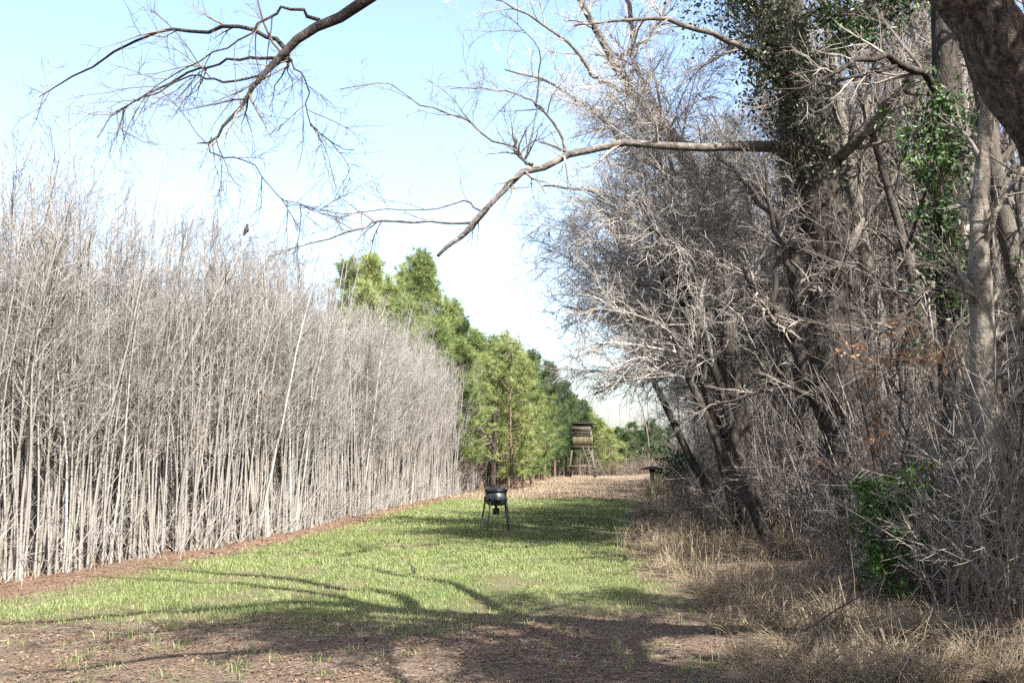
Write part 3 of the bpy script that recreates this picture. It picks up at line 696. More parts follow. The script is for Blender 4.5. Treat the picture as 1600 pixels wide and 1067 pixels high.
    for k in range(110):
        y = rng.uniform(112, 190); x = rng.uniform(-20, 60)
        tr, cr = light[int(rng.integers(8))]; rz = rng.uniform(0, 6.28); s = rng.uniform(.6, .9)
        shift(T, tr, (x, y, 0), rz, s); shift(T, cr, (x, y, 0), rz, s)
    nb = 9000
    y = 10 + 60 * rng.random(nb) ** 1.5; x = bank_line(y) + 2.4 + 13 * rng.random(nb) ** 1.2
    P, R = grow(rng, np.stack([x, y, ground_z(x, y)], 1), np.stack([rng.normal(0, .3, nb), rng.normal(0, .3, nb), np.ones(nb)], 1), rng.uniform(0.6, 3.6, nb), np.full(nb, .01), np.full(nb, .004), 5, 0.12)
    T.tubes(P, R, 3, rng)
    a = kids(rng, P, R, 4, 0.2, 1, (0.8, 0.25), (0.3, 1.0), 0.8, 0.004, 0.3)
    P, R = grow(rng, *a, np.full(len(a[0]), .003), 3, 0.15); T.tubes(P, R, 3, rng)
    tag(T.build('woods', M['grey_twig']), 'dense mass of bare grey woods receding on the right side', 'woods', None, 'stuff')
build_right()

# ------------------------------------------------------------------ single trees one can pick out
def limb_tree(name, label, trunk, limbs, tmat, cmat, seed, twig_n=(7, 6, 3), lens=((.8, 2.0), (.3, .9), (.12, .4)), K=18, sides=14, rm=(.008, .005, .0035), trunk_twigs=False, limb_part='limb', trop=((0, 0, 0),), twig_t0=0.15, lmat=None):
    """trunk and limbs given as rows of pixel x, pixel y, distance, pixel width"""
    rng = np.random.default_rng(seed)
    P, R = px_path(trunk, K)
    base = P[0].copy(); base[2] = float(ground_z(base[0], base[1]))
    e = empty(name, tuple(base))
    kf = K * 4; tq = np.linspace(0, K - 1, kf); R0 = R * rng.uniform(.94, 1.06, K); W0 = P + rng.normal(0, 1, P.shape) * R[:, None] * 0.10
    pf = np.stack([np.interp(tq, np.arange(K), W0[:, c]) for c in range(3)], 1); rf = np.interp(tq, np.arange(K), R0)
    for _ in range(3): pf[1:-1] = (pf[:-2] + 2 * pf[1:-1] + pf[2:]) / 4
    tm = MB(); ns = sides * 3; tm.tubes((pf - base)[None], rf[None], ns)
    v = tm.v[0].reshape(kf, ns, 3); ax = (pf - base)[:, None]; th = np.arange(ns) / ns * 2 * math.pi; ph = rng.uniform(0, 6.28, 6); z = np.cumsum(np.r_[0, np.linalg.norm(np.diff(pf, axis=0), axis=1)])[:, None] / R.max()
    rel = (np.abs(np.sin(4 * th + 1.2 * np.sin(z * .9 + ph[0]) + ph[1])) * .07 + np.abs(np.sin(9 * th + 2 * np.sin(z * 1.7 + ph[2]) + ph[3])) * .05 + np.sin(z * 1.3 + 2 * th + ph[4]) * .05 + rng.normal(0, .022, (kf, ns)))
    tm.v[0] = (ax + (v - ax) * (0.95 + rel)[..., None]).reshape(-1, 3).astype(np.float32)
    tm.build('trunk', M[tmat], e)
    cr = MB()
    for l in limbs:
        Kl = 16
        p, r = px_path(l, Kl)
        p[1:] += rng.normal(0, 1, (Kl - 1, 3)) * (r[1:, None] * 0.45 + .006)
        p = np.vstack([p, p[-1:] + (p[-1:] - p[-2:-1]) * .02]); r = np.r_[r, .0008]
        lm = MB(); lm.tubes((p - base)[None], r[None], 9); lm.build(limb_part, M[lmat or ('dark_bark' if tmat == 'oak_bark' else tmat)], e)
        if max(q[1] for q in l) < -150 and name == 'leaning_oak':      # boughs high overhead carry their twigs upward
            twiggy(rng, (p[:-1] - base)[None], r[None, :-1], cr, (7, 4), ((.3, .7), (.15, .4)), t0=.3, rm=rm, trop=((0, 0, .35),), ang=.6)
            continue
        twiggy(rng, (p[:-1] - base)[None], r[None, :-1], cr, twig_n, lens, t0=.66 if l[0][1] == -400 else twig_t0, rm=rm, trop=trop)
    if trunk_twigs: twiggy(rng, (P - base)[None], R[None], cr, trunk_twigs, lens, t0=0.25, rm=rm, trop=trop)
    if cr.n: cr.build('crown', M[cmat], e)
    tag(e, label, 'tree')
    return e

def ivy(name, label, path, spread, n, size, seed, mat='vine_leaf', cat='vine', stems=True):
    rng = np.random.default_rng(seed)
    P, R = px_path(path, 14); base = P[0].copy()
    e = empty(name, tuple(base)); lf = MB()
    i = rng.integers(0, 14, n); nsub = max(6, n // 26)
    sub = P[rng.integers(0, 14, nsub)] + rng.normal(0, 1, (nsub, 3)) * np.array(spread)
    C = sub[rng.integers(0, nsub, n)] + rng.normal(0, 1, (n, 3)) * np.array(spread) * 0.33
    leaf_quads(lf, rng, C - base, size)
    lf.build('leaves', M[mat], e, smooth=False)
    if stems:
        st = MB(); Pn = np.stack([P - base + rng.normal(0, .03, P.shape), P - base + rng.normal(0, .05, P.shape)])
        st.tubes(Pn, np.full(Pn.shape[:2], .012), 5)
        Q = np.stack([sub - base, (sub + P[rng.integers(0, 14, nsub)]) / 2 - base + rng.normal(0, .05, (nsub, 3)), P[np.argmin(((sub[:, None] - P[None]) ** 2).sum(-1), 1)] - base], 1)
        st.tubes(Q, np.tile([.003, .004, .006], (nsub, 1)), 3)
        st.build('stems', M['brown_twig'], e)
    tag(e, label, cat)
    return e

def build_single():
    # big leaning oak: trunk crosses the top right corner, one limb reaches over the lane at top left
    limb_tree('leaning_oak', 'massive dark trunk leaning across the top right corner, a limb reaching top left',
        [(1790, 640, 7.6, 160), (1748, 420, 7.5, 138), (1664, 230, 7.4, 116), (1574, 90, 7.2, 104), (1492, -30, 7.1, 94), (1350, -210, 7.0, 86), (1150, -400, 6.9, 72), (1000, -600, 6.8, 56)],
        [[(1150, -400, 6.9, 50), (900, -190, 6.9, 36), (700, -70, 6.9, 25), (560, 0, 6.9, 19), (500, 40, 6.9, 16), (450, 78, 6.9, 14), (420, 110, 6.8, 10), (385, 150, 6.8, 7), (350, 195, 6.7, 5), (332, 215, 6.7, 4), (305, 222, 6.7, 2)],
         [(445, 76, 6.9, 8), (410, 52, 7.0, 7), (370, 42, 7.1, 6.5), (310, 50, 7.2, 6), (255, 45, 7.3, 5), (190, 80, 7.4, 4), (120, 120, 7.6, 3), (60, 152, 7.8, 1.5)],
         [(440, 92, 6.9, 6), (390, 90, 6.9, 5), (340, 100, 7.0, 4), (290, 115, 7.1, 4), (210, 160, 7.2, 3), (170, 178, 7.3, 1.5)],
         [(500, 32, 6.9, 7), (455, 15, 6.8, 5), (420, 24, 6.8, 4.5), (375, 65, 6.7, 3), (310, 95, 6.7, 2.5), (215, 155, 6.7, 1.5)],
         [(405, 118, 6.8, 4), (350, 126, 6.7, 4), (310, 118, 6.7, 3), (270, 130, 6.7, 3), (190, 172, 6.6, 2), (150, 215, 6.6, 1.5)],
         [(455, 95, 6.9, 3), (478, 130, 6.9, 2.5), (480, 180, 6.9, 2), (500, 210, 6.9, 2), (552, 237, 6.9, 1.2)],
         [(330, 215, 6.7, 3), (332, 240, 6.7, 2.5), (390, 255, 6.6, 2), (440, 310, 6.6, 1.6), (520, 332, 6.6, 1.2)],
         [(448, 84, 6.9, 9), (450, 95, 6.9, 6), (448, 108, 6.9, 2)],
         [(1350, -210, 7.0, 60), (1080, -420, 5.5, 50), (760, -640, 4.6, 34), (420, -800, 4.0, 20), (100, -850, 4.0, 8)],
         [(1505, -30, 7.1, 60), (1720, -260, 6.0, 44), (1980, -560, 5.5, 30), (2250, -800, 5, 12)],
         [(1000, -600, 6.8, 54), (700, -660, 6.2, 40), (400, -640, 5.8, 28), (60, -590, 5.6, 12)],
         [(1160, -390, 6.9, 50), (980, -500, 7.6, 38), (720, -540, 8.2, 26), (430, -520, 8.6, 12)],
         [(1250, -310, 7, 52), (1080, -350, 8, 38), (820, -390, 9, 28), (540, -380, 9.8, 14)],
         [(1380, -180, 7, 46), (1300, -260, 8.2, 36), (1120, -300, 9.4, 26), (960, -280, 10.4, 12)]],
        'oak_bark', 'brown_twig', 41, (8, 5, 3), ((.3, 1.0), (.15, .5), (.08, .22)), K=26, sides=18, rm=(.0036, .0022, .0016))
    # dark thick tree with the long limb
    limb_tree('limbed_tree', 'thick dark trunk with a long pale limb stretching left over the lane',
        [(1338, 868, 18, 96), (1330, 740, 18, 84), (1318, 600, 18, 78), (1300, 450, 18, 74), (1280, 320, 18, 70), (1252, 170, 18, 66), (1225, 40, 18, 58), (1195, -120, 18, 46), (1160, -330, 18, 30), (1150, -500, 18, 14)],
        [[(1262, 228, 18, 22.8), (1190, 236, 17.4, 18.7), (1120, 234, 16.8, 14.8), (1050, 229, 16.3, 12.7), (975, 224, 16, 12.0), (915, 232, 15.7, 12.0), (870, 248, 15.5, 11.4), (825, 262, 15.3, 10.8), (792, 290, 15.2, 9.4), (762, 325, 15.1, 8.7), (735, 352, 15, 8.1), (705, 382, 15, 6.7), (683, 404, 15, 5.3)],
         [(742, 348, 15, 4.7), (690, 346, 15, 4.0), (640, 347, 15, 4.0), (585, 345, 15, 4.0), (560, 358, 14.9, 3.4), (520, 372, 14.8, 2.7), (460, 388, 14.7, 2.0), (420, 402, 14.6, 1.4)],
         [(832, 258, 15.4, 6.7), (812, 245, 15.4, 5.3), (804, 232, 15.4, 5.3), (808, 218, 15.4, 5.3)],
         [(806, 230, 15.4, 3.4), (760, 216, 15.4, 3.4), (725, 184, 15.4, 2.7), (665, 168, 15.3, 2.7), (630, 146, 15.3, 2.0), (600, 130, 15.2, 2.0), (530, 138, 15.2, 1.4)],
         [(884, 240, 15.6, 6.0), (878, 215, 15.6, 4.7), (850, 175, 15.5, 4.0), (836, 160, 15.5, 3.4), (845, 110, 15.4, 2.7), (838, 70, 15.3, 2.0), (790, 20, 15.2, 1.4)],
         [(850, 172, 15.5, 3.4), (815, 150, 15.4, 2.7), (750, 138, 15.3, 2.0), (705, 140, 15.2, 1.4)],
         [(752, 330, 15.1, 3.4), (725, 315, 15.1, 2.7), (660, 330, 15.1, 2.0), (600, 325, 15, 2.0), (540, 335, 15, 1.4), (470, 318, 15, 1.4)],
         [(1240, 130, 18, 20), (1330, 40, 17.5, 16), (1400, -60, 17, 12), (1480, -150, 17, 6)],
         [(1275, 300, 18, 22), (1330, 225, 17.6, 18), (1400, 150, 17, 14), (1470, 60, 16.5, 8)],
         [(1230, 60, 18, 22), (1130, -20, 17, 16), (1010, -60, 16.4, 12), (880, -60, 16, 6)],
         [(1250, 160, 18, 16), (1180, 90, 16.5, 12), (1100, 50, 16, 9), (1010, 30, 15.6, 6), (900, 40, 15.2, 3)]],
        'dark_bark', 'grey_twig', 42, (8, 5, 3), ((.5, 1.5), (.25, .7), (.1, .35)), K=24, sides=16, rm=(.006, .004, .003), trunk_twigs=(80, 9, 4), lmat='limb_grey')
    limb_tree('forked_tree', 'slim leaning tree forking at mid height beside the evergreen shrub',
        [(1338, 838, 15, 42), (1322, 760, 15, 38), (1303, 680, 15, 36), (1285, 625, 15, 36), (1268, 592, 15, 34)],
        [[(1272, 600, 15, 26), (1248, 560, 15, 24), (1222, 515, 15, 22), (1204, 482, 15, 20), (1180, 455, 14.8, 12), (1160, 420, 14.6, 6)],
         [(1268, 590, 15, 20), (1266, 540, 15, 15), (1248, 470, 15, 13), (1232, 410, 15, 10), (1205, 330, 15, 7), (1195, 250, 15, 4)],
         [(1207, 484, 15, 10), (1212, 420, 15, 8), (1220, 360, 15, 5), (1240, 280, 15, 3)],
         [(1296, 660, 15, 10), (1250, 610, 14.6, 7), (1180, 615, 14.2, 5), (1100, 640, 14, 3)]],
        'dark_bark', 'grey_twig', 43, (7, 6, 3), ((.5, 1.4), (.25, .7), (.1, .3)), rm=(.006, .004, .003))
    limb_tree('pale_tree', 'stout pale barked trunk behind the forked tree',
        [(1290, 840, 22, 62), (1280, 700, 22, 56), (1268, 560, 22, 54), (1256, 420, 22, 52), (1248, 300, 22, 48), (1240, 120, 22, 40), (1250, -200, 22, 20)],
        [[(1256, 420, 22, 18), (1200, 330, 21.5, 14), (1140, 260, 21, 9), (1050, 210, 21, 4)], [(1250, 330, 22, 16), (1310, 250, 22, 12), (1350, 140, 22, 6)]],
        'grey_bark', 'grey_twig', 44)
    limb_tree('ivy_trunk_tree', 'straight dark trunk hung with green vine below the leaning oak',
        [(1500, 905, 14, 50), (1496, 700, 14, 48), (1490, 480, 14, 44), (1484, 300, 14, 42), (1478, 130, 14, 38), (1470, -100, 14, 30), (1465, -350, 14, 14)],
        [[(1484, 190, 14, 16), (1450, 130, 13.6, 13), (1405, 100, 13.3, 12), (1350, 92, 13, 9), (1310, 108, 12.8, 7), (1260, 135, 12.6, 4), (1210, 140, 12.5, 2)],
         [(1402, 100, 13.3, 9), (1365, 115, 13.2, 8), (1310, 130, 13, 5), (1250, 160, 12.9, 3)],
         [(1490, 420, 14, 12), (1440, 470, 13.6, 8), (1380, 520, 13.3, 5), (1330, 540, 13, 2)]],
        'dark_bark', 'grey_twig', 45, (7, 5, 3), ((.5, 1.3), (.25, .7), (.1, .3)), rm=(.005, .0035, .0025), trunk_twigs=(14, 6, 4))
    limb_tree('sunlit_tree', 'pale sunlit trunk with flaking bark near the right edge',
        [(1556, 965, 11, 60), (1548, 850, 11, 50), (1545, 720, 11, 46), (1540, 600, 11, 40), (1532, 480, 11, 34), (1528, 380, 11, 28), (1540, 200, 11, 20), (1560, 0, 11, 15), (1570, -250, 11, 7)],
        [[(1530, 420, 11, 12), (1560, 330, 10.8, 9), (1600, 260, 10.6, 5)], [(1545, 620, 11, 9), (1590, 520, 10.8, 8), (1640, 400, 10.6, 5)], [(1535, 500, 11, 9), (1500, 430, 10.8, 6), (1440, 380, 10.6, 3)]],
        'limb_bark', 'grey_twig', 46, (6, 5, 3), ((.4, 1.1), (.2, .6), (.08, .25)), rm=(.004, .003, .002), trunk_twigs=(16, 6, 4))
    limb_tree('bowed_tree', 'grey tree bowed left over the lane, lit along its upper side',
        [(1176, 812, 25, 34), (1168, 720, 25, 30), (1150, 650, 24.8, 27), (1120, 590, 24.5, 24), (1085, 545, 24.2, 20), (1060, 490, 24, 14)],
        [[(1064, 500, 24, 12), (1035, 430, 23.6, 9), (990, 370, 23.2, 6), (930, 320, 23, 3)], [(1120, 592, 24.5, 12), (1060, 575, 24, 9), (990, 590, 23.5, 6), (930, 615, 23, 3)],
         [(1090, 548, 24, 10), (1030, 510, 23.6, 7), (960, 490, 23.3, 5), (880, 480, 23, 2)]],
        'grey_bark', 'grey_twig', 47, (12, 8, 3), ((.6, 1.6), (.3, .8), (.1, .35)), rm=(.007, .005, .0035))
    limb_tree('tall_edge_tree', 'slender tree with pale upswept boughs against the sky at top centre',
        [(1165, 850, 22, 34), (1150, 640, 22, 30), (1125, 430, 22, 27), (1090, 300, 21.8, 24), (1045, 205, 21.5, 20), (990, 150, 21.2, 15), (950, 80, 21, 12), (905, 0, 21, 9), (860, -80, 21, 5)],
        [[(1045, 205, 21.5, 10), (1000, 120, 21.3, 9), (985, 30, 21, 8), (975, -60, 21, 5)], [(990, 152, 21.2, 9), (930, 120, 21, 7), (880, 60, 20.8, 5), (800, 10, 20.6, 3), (740, -10, 20.5, 2)],
         [(1080, 285, 21.8, 10), (1000, 250, 21.4, 8), (930, 180, 21, 6), (860, 130, 20.8, 4), (790, 110, 20.6, 2)],
         [(960, 100, 21, 7), (1010, 60, 21, 6), (1060, -20, 21, 4)], [(1110, 370, 22, 10), (1020, 330, 21.5, 8), (930, 300, 21.2, 5), (850, 290, 21, 3)]],
        'grey_bark', 'silver_twig', 48, (11, 7, 3), ((.6, 1.8), (.3, .9), (.1, .35)), rm=(.007, .0048, .0034), trunk_twigs=(20, 8, 5))
    limb_tree('shade_gap_trunk', 'dark trunk standing in for a shaded gap among the pines behind the feeder',
        [(770, 757, 56, 9), (771, 715, 56, 8), (772, 670, 56, 7), (774, 640, 56, 4)], [[(772, 700, 52, 5), (760, 680, 52, 4), (745, 672, 52, 2)]], 'dark_bark', 'brown_twig', 49, (8, 5), ((.5, 1.2), (.2, .6)), rm=(.012, .008), trunk_twigs=(16, 5))  # dark trunk added where there is only a shaded gap between pines
    # vines and evergreen leaves
    ivy('climbing_vine', 'green leafy vine climbing the straight dark trunk below the leaning oak', [(1492, 480, 13.6, 10), (1470, 330, 13.4, 10), (1460, 240, 13.3, 10), (1478, 170, 13.5, 8)], (.24, .18, .34), 3000, .045, 61)
    ivy('climbing_vine', 'dark leafy vine mass wrapping the top of the thick limbed trunk', [(1262, 190, 17, 10), (1215, 90, 16.6, 10), (1180, 10, 16.4, 10), (1120, -60, 16.4, 8)], (.40, .3, .6), 7500, .042, 62, 'dark_leaf')
    ivy('climbing_vine', 'bright green vine tips high above the limbed tree and the forked bough', [(1300, 60, 16.5, 10), (1310, 20, 16.3, 10), (1390, 30, 16, 10), (1420, -20, 16, 8)], (.4, .25, .3), 1700, .055, 63)
    ivy('evergreen_shrub', 'glossy green shrub at the foot of the forked tree', [(1385, 905, 11.0, 10), (1390, 835, 11.0, 10), (1385, 790, 11.0, 10), (1425, 765, 10.9, 8)], (.2, .2, .19), 1700, .038, 64, 'green_leaf', cat='shrub')
    ivy('evergreen_shrub', 'narrow green shrub climbing the base of the pale sunlit trunk', [(1545, 860, 10.7, 10), (1545, 820, 10.7, 10), (1550, 780, 10.7, 10), (1555, 750, 10.7, 8)], (.11, .12, .16), 600, .035, 65, 'green_leaf', cat='shrub')
    ivy('leafy_sapling', 'sapling still holding orange brown dead leaves in the dark woods', [(1420, 780, 11.8, 10), (1410, 650, 11.8, 10), (1400, 580, 11.7, 10), (1415, 520, 11.6, 8)], (.36, .22, .28), 330, .045, 66, 'brown_leaf', 'sapling')
    ivy('leafy_sapling', 'small sapling with few tan dead leaves right of the forked tree', [(1500, 800, 13, 10), (1490, 700, 13, 10), (1480, 620, 13, 10), (1500, 560, 13, 8)], (.4, .3, .3), 150, .048, 67, 'brown_leaf', 'sapling')
    ivy('evergreen_shrub', 'round dark green bush below the bowed branches beside the roofed post', [(1078, 748, 46, 10), (1080, 732, 46, 10), (1076, 718, 46, 10), (1070, 708, 46, 8)], (.7, .6, .35), 1500, .09, 68, cat='shrub')
build_single()

# ------------------------------------------------------------------ clumps on the bank
def build_clumps():
    rng = np.random.default_rng(71)
    pr = []
    for k in range(5):
        n = 170
        az = rng.uniform(0, 6.28, n)
        P, R = grow(rng, np.stack([rng.normal(0, .09, n), rng.normal(0, .09, n), np.zeros(n)], 1), np.stack([np.cos(az) * .55, np.sin(az) * .55, np.ones(n)], 1), rng.uniform(.25, .6, n), np.full(n, .003), np.full(n, .0012), 7, .08, (-0.05, 0, -0.16))
        mb = MB(); mb.tubes(P, R, 3, rng); pr.append(mb.build('grass_clump', M['dry_grass']))
    us = [False] * 5
    spots = [(1090, 900), (1120, 925), (1150, 905), (1180, 930), (1060, 880), (1130, 960), (1200, 960), (1230, 990), (1160, 1000), (1250, 1030), (1190, 1040), (1300, 1010), (1340, 1040), (1400, 1020), (1460, 1040), (1520, 1020), (1570, 1045),
             (1300, 960), (1380, 980), (1450, 985), (1240, 900), (1290, 920), (1030, 850), (1050, 835), (1080, 850), (1010, 820), (1020, 800), (1120, 850), (1170, 860), (1220, 870)]
    for x, y in spots:
        d = (CAM_H - .15) * F_PX / (y - 717); w = at(x, y, d)
        o = place(pr, us, int(rng.integers(5)), (w[0], w[1], float(ground_z(w[0], w[1]))), rng.normal(0, .8), rng.uniform(.6, 1.05))
        tag(o, 'arching clump of dry tan grass on the bank right of the lane', 'grass clump', 'dry grass clumps on the bank')
    wp = []
    for x, y, h in ((1130, 830, .55), (1022, 770, .9), (1140, 780, .8)):
        d = (CAM_H - .2) * F_PX / (y - 717); w = at(x, y, d)
        mb = MB(); n = 160; b = np.stack([rng.normal(0, .16, n), rng.normal(0, .12, n), np.zeros(n)], 1)
        blades(mb, rng, b, rng.uniform(.4, 1, n) * h, np.full(n, .012), .7)
        o = mb.build('green_weed', M['green_weed'], smooth=False); o.location = (w[0], w[1], float(ground_z(w[0], w[1])))
        wp.append(o)
    tag(wp[0], 'low green weed tuft among the dry grass on the near bank', 'weed')
    tag(wp[1], 'tall green weed beside the roofed wooden post', 'weed')
    tag(wp[2], 'green weed tuft at the edge of the woods behind the dry grass', 'weed')
    # fallen dead branch on the bank, bare stalk in the turf
    rb = np.random.default_rng(72)
    g = at(1250, 985, 9.4)
    P, R = smooth_path([[-.5, -.25, .05, .012], [0, 0, .14, .011], [.4, .25, .3, .008], [.75, .45, .42, .004]], 10)
    mb = MB(); mb.tubes(P[None], R[None], 6); tw = MB(); twiggy(rb, P[None], R[None], tw, (9, 4), ((.3, .7), (.1, .3)), rm=(.004, .0025))
    e = empty('fallen_branch', (g[0], g[1], float(ground_z(g[0], g[1])))); mb.build('bough', M['brown_twig'], e); tw.build('twigs', M['brown_twig'], e)
    tag(e, 'dead brown branch lying on the dry grass of the near bank', 'branch')
    g = at(575, 955, 1.7 * 1600 / (955 - 717)); mb = MB()
    P, R = smooth_path([[0, 0, -.02, .004], [.005, 0, .12, .0035], [.012, 0, .26, .002]], 6); mb.tubes(P[None], R[None], 5)
    o = mb.build('dry_stalk', M['dry_grass']); o.location = (g[0], g[1], 0); tag(o, 'single pale dry stalk standing in the shaded turf', 'stalk')
build_clumps()

# ------------------------------------------------------------------ built things
def build_feeder():
    g = at(775, 826, 1.7 * 1600 / (826 - 717)); d = g[1]
    e = empty('game_feeder', (g[0], d, float(ground_z(g[0], d))), 0.35)
    u = d / F_PX                                     # metres per photograph pixel here
    zb, zt = 38 * u, 60 * u
    r = 16.5 * u
    mb = MB(); lathe(mb, [(0.001, zb - .02), (r * .62, zb - .015), (r * .86, zb + .015), (r * .97, zb + .06), (r, zb + .10), (r, zt), (r * .97, zt), (0.001, zt)], 32); mb.build('drum', M['green_metal'], e)
    mb = MB(); lathe(mb, [(r * 1.07, zt - .03), (r * 1.09, zt - .025), (r * 1.09, zt + .012), (r * 1.02, zt + .04), (r * .55, zt + .06), (r * .12, zt + .075), (0.001, zt + .075)], 32); lid = mb.build('lid', M['black_metal'], e)
    mb = MB(); P, R = smooth_path([[-.1, 0, zt + .06, .009], [-.07, 0, zt + .11, .009], [.07, 0, zt + .11, .009], [.1, 0, zt + .06, .009]], 12); mb.tubes(P[None], R[None], 6); mb.build('handle', M['black_metal'], lid)
    mb = MB(); lathe(mb, [(r * 1.005, zb + .10), (r * 1.04, zb + .105), (r * 1.04, zb + .135), (r * 1.005, zb + .14)], 32); mb.build('band', M['black_metal'], e)
    mb = MB(); lathe(mb, [(.001, zb - .005), (.035, zb - .01), (.028, zb - .09), (.001, zb - .09)], 12); mb.build('funnel', M['black_metal'], e)
    mb = MB(); s = 0.125
    box(mb, (0, 0, zb - .155), (s, s, .13)); box(mb, (0, 0, zb - .086), (s + .02, s + .02, .012)); mb.build('motor_box', M['black_metal'], e)
    mb = MB(); lathe(mb, [(.001, zb - .235), (.085, zb - .232), (.09, zb - .222), (.001, zb - .222)], 16); mb.build('spinner_plate', M['black_metal'], e)
    mb = MB(); fr = -r * .99
    box(mb, (-.05, fr, zb + .12), (.16, .05, .09)); mb.build('latch_box', M['black_metal'], e)
    for a in (-2.45, -0.75, 0.35, 2.75):
        c, s_ = math.cos(a), math.sin(a)
        mb = MB(); R_ = np.array([[.017, .017]])
        P, R = smooth_path([[c * r * 1.04, s_ * r * 1.04, zb + .2, .02], [c * r * 1.07, s_ * r * 1.07, zb + .02, .021], [c * r * 1.5, s_ * r * 1.5, .0, .021]], 10)
        mb.tubes(P[None], R[None], 10); lg = mb.build('leg', M['leg_metal'], e)
        mb = MB(); lathe(mb, [(.001, 0.0), (.045, 0.002), (.045, .012), (.001, .014)], 12, (c * r * 1.5, s_ * r * 1.5, 0)); mb.build('foot', M['black_metal'], lg)
        mb = MB(); box(mb, (c * r * 1.03, s_ * r * 1.03, zb + .15), (.05, .05, .1), [[c, -s_, 0], [s_, c, 0], [0, 0, 1]]); mb.build('bracket', M['black_metal'], lg)
    tag(e, 'dark green drum game feeder on splayed legs standing in the grass lane', 'game feeder')

def build_stand():
    d = 1.7 * 1600 / (745 - 717); u = d / F_PX
    g = at(910, 745, d); e = empty('hunting_stand', (g[0], d, 0), -0.12)
    X = lambda px: (px - 910) * u
    Z = lambda py: (745 - py) * u
    zf, zr, ze = Z(698), Z(666), Z(680)
    hw, hd = 0.86, 0.82
    bw, bd = 1.22, 1.2
    for sx in (-1, 1):
        for sy in (-1, 1):
            mb = MB(); beam(mb, (sx * bw, sy * bd, 0), (sx * hw * 1.0, sy * hd, zf + .02), .16, .16); mb.build('leg', M['dark_post'], e)
            mb = MB(); beam(mb, (sx * hw, sy * hd, zf + .03), (sx * hw * .97, sy * hd, zr + (.1 if sy < 0 else -.1)), .10, .10); mb.build('roof_post', M['grey_wood'], e)
    mb = MB(); box(mb, (0, 0, zf), (2 * hw + .3, 2 * hd + .3, .10)); box(mb, (0, -hd - .19, zf - .06), (2 * hw + .36, .06, .26)); box(mb, (0, hd + .19, zf - .06), (2 * hw + .36, .06, .26)); mb.build('platform', M['dark_wood'], e)
    rng = np.random.default_rng(3)
    zt = zf + 1.05
    for nm, sy in (('front_rail', -1), ('rear_rail', 1)):
        mb = MB()
        n = 15 if sy < 0 else 12
        for k in range(n):
            x = -hw + (k + .5) * 2 * hw / 15
            w = .062 if k < 11 else .045
            box(mb, (x, sy * (hd + .08), zf + .05 + (zt - zf) / 2), (w, .04, zt - zf - .12 + rng.uniform(-.05, .03)), None, rng.random())
        mb.build('slat_wall', M['tan_wood'], e)
    for sx in (-1, 1):
        mb = MB()
        for k in range(11):
            box(mb, (sx * (hw + .08), -hd + (k + .5) * 2 * hd / 11, zf + .05 + (zt - zf) / 2), (.04, .062, zt - zf - .12 + rng.uniform(-.05, .03)), None, rng.random())
        mb.build('slat_wall', M['tan_wood'], e)
    mb = MB()
    box(mb, (0, -hd - .13, zt), (2 * hw + .2, .06, .10)); box(mb, (0, hd + .13, zt), (2 * hw + .2, .06, .10)); mb.build('hand_rail', M['dark_wood'], e)
    # sloping roof with a deep front skirt
    mb = MB(); a = .16
    Rx = [[1, 0, 0], [0, math.cos(a), math.sin(a)], [0, -math.sin(a), math.cos(a)]]
    box(mb, (0, 0, zr + .05), (2 * hw + .36, 2 * hd + .7, .08), Rx); mb.build('roof', M['dark_wood'], e)
    mb = MB(); box(mb, (0, -hd - .12, zr - .26), (2 * hw + .06, .04, .5)); mb.build('canvas_skirt', M['dark_post'], e)
    mb = MB(); box(mb, (0, -hd - .15, zr - .66), (2 * hw - .1, .05, .2)); mb.build('gap_shade_panel', M['dark_wood'], e)  # solid dark panel painting the shade inside the window opening
    zc = Z(728); f = 1 - zc / zf; xx = hw + (bw - hd) * f
    mb = MB(); beam(mb, (-xx - .3, -hd - .45, zc), (xx + .15, -hd - .45, zc + .05), .12, .07); mb.build('cross_brace', M['grey_wood'], e)
    mb = MB(); beam(mb, (-xx, hd + .4, zc + .1), (xx, hd + .4, zc), .12, .07); mb.build('cross_brace', M['grey_wood'], e)
    mb = MB()
    for sx in (-.25, .25): beam(mb, (hw + .55 + sx, -hd - 1.0, 0), (hw * .4 + sx, -hd - .26, zf), .06, .06)
    for k in range(1, 9):
        t = k / 9.0; x0 = (hw + .55) * (1 - t) + hw * .4 * t; y0 = (-hd - 1.0) * (1 - t) + (-hd - .26) * t
        beam(mb, (x0 - .25, y0 - .02, zf * t), (x0 + .25, y0 - .02, zf * t), .05, .04)
    mb.build('ladder', M['grey_wood'], e)
    tag(e, 'tall wooden hunting stand with slatted walls at the far end of the lane', 'hunting stand')

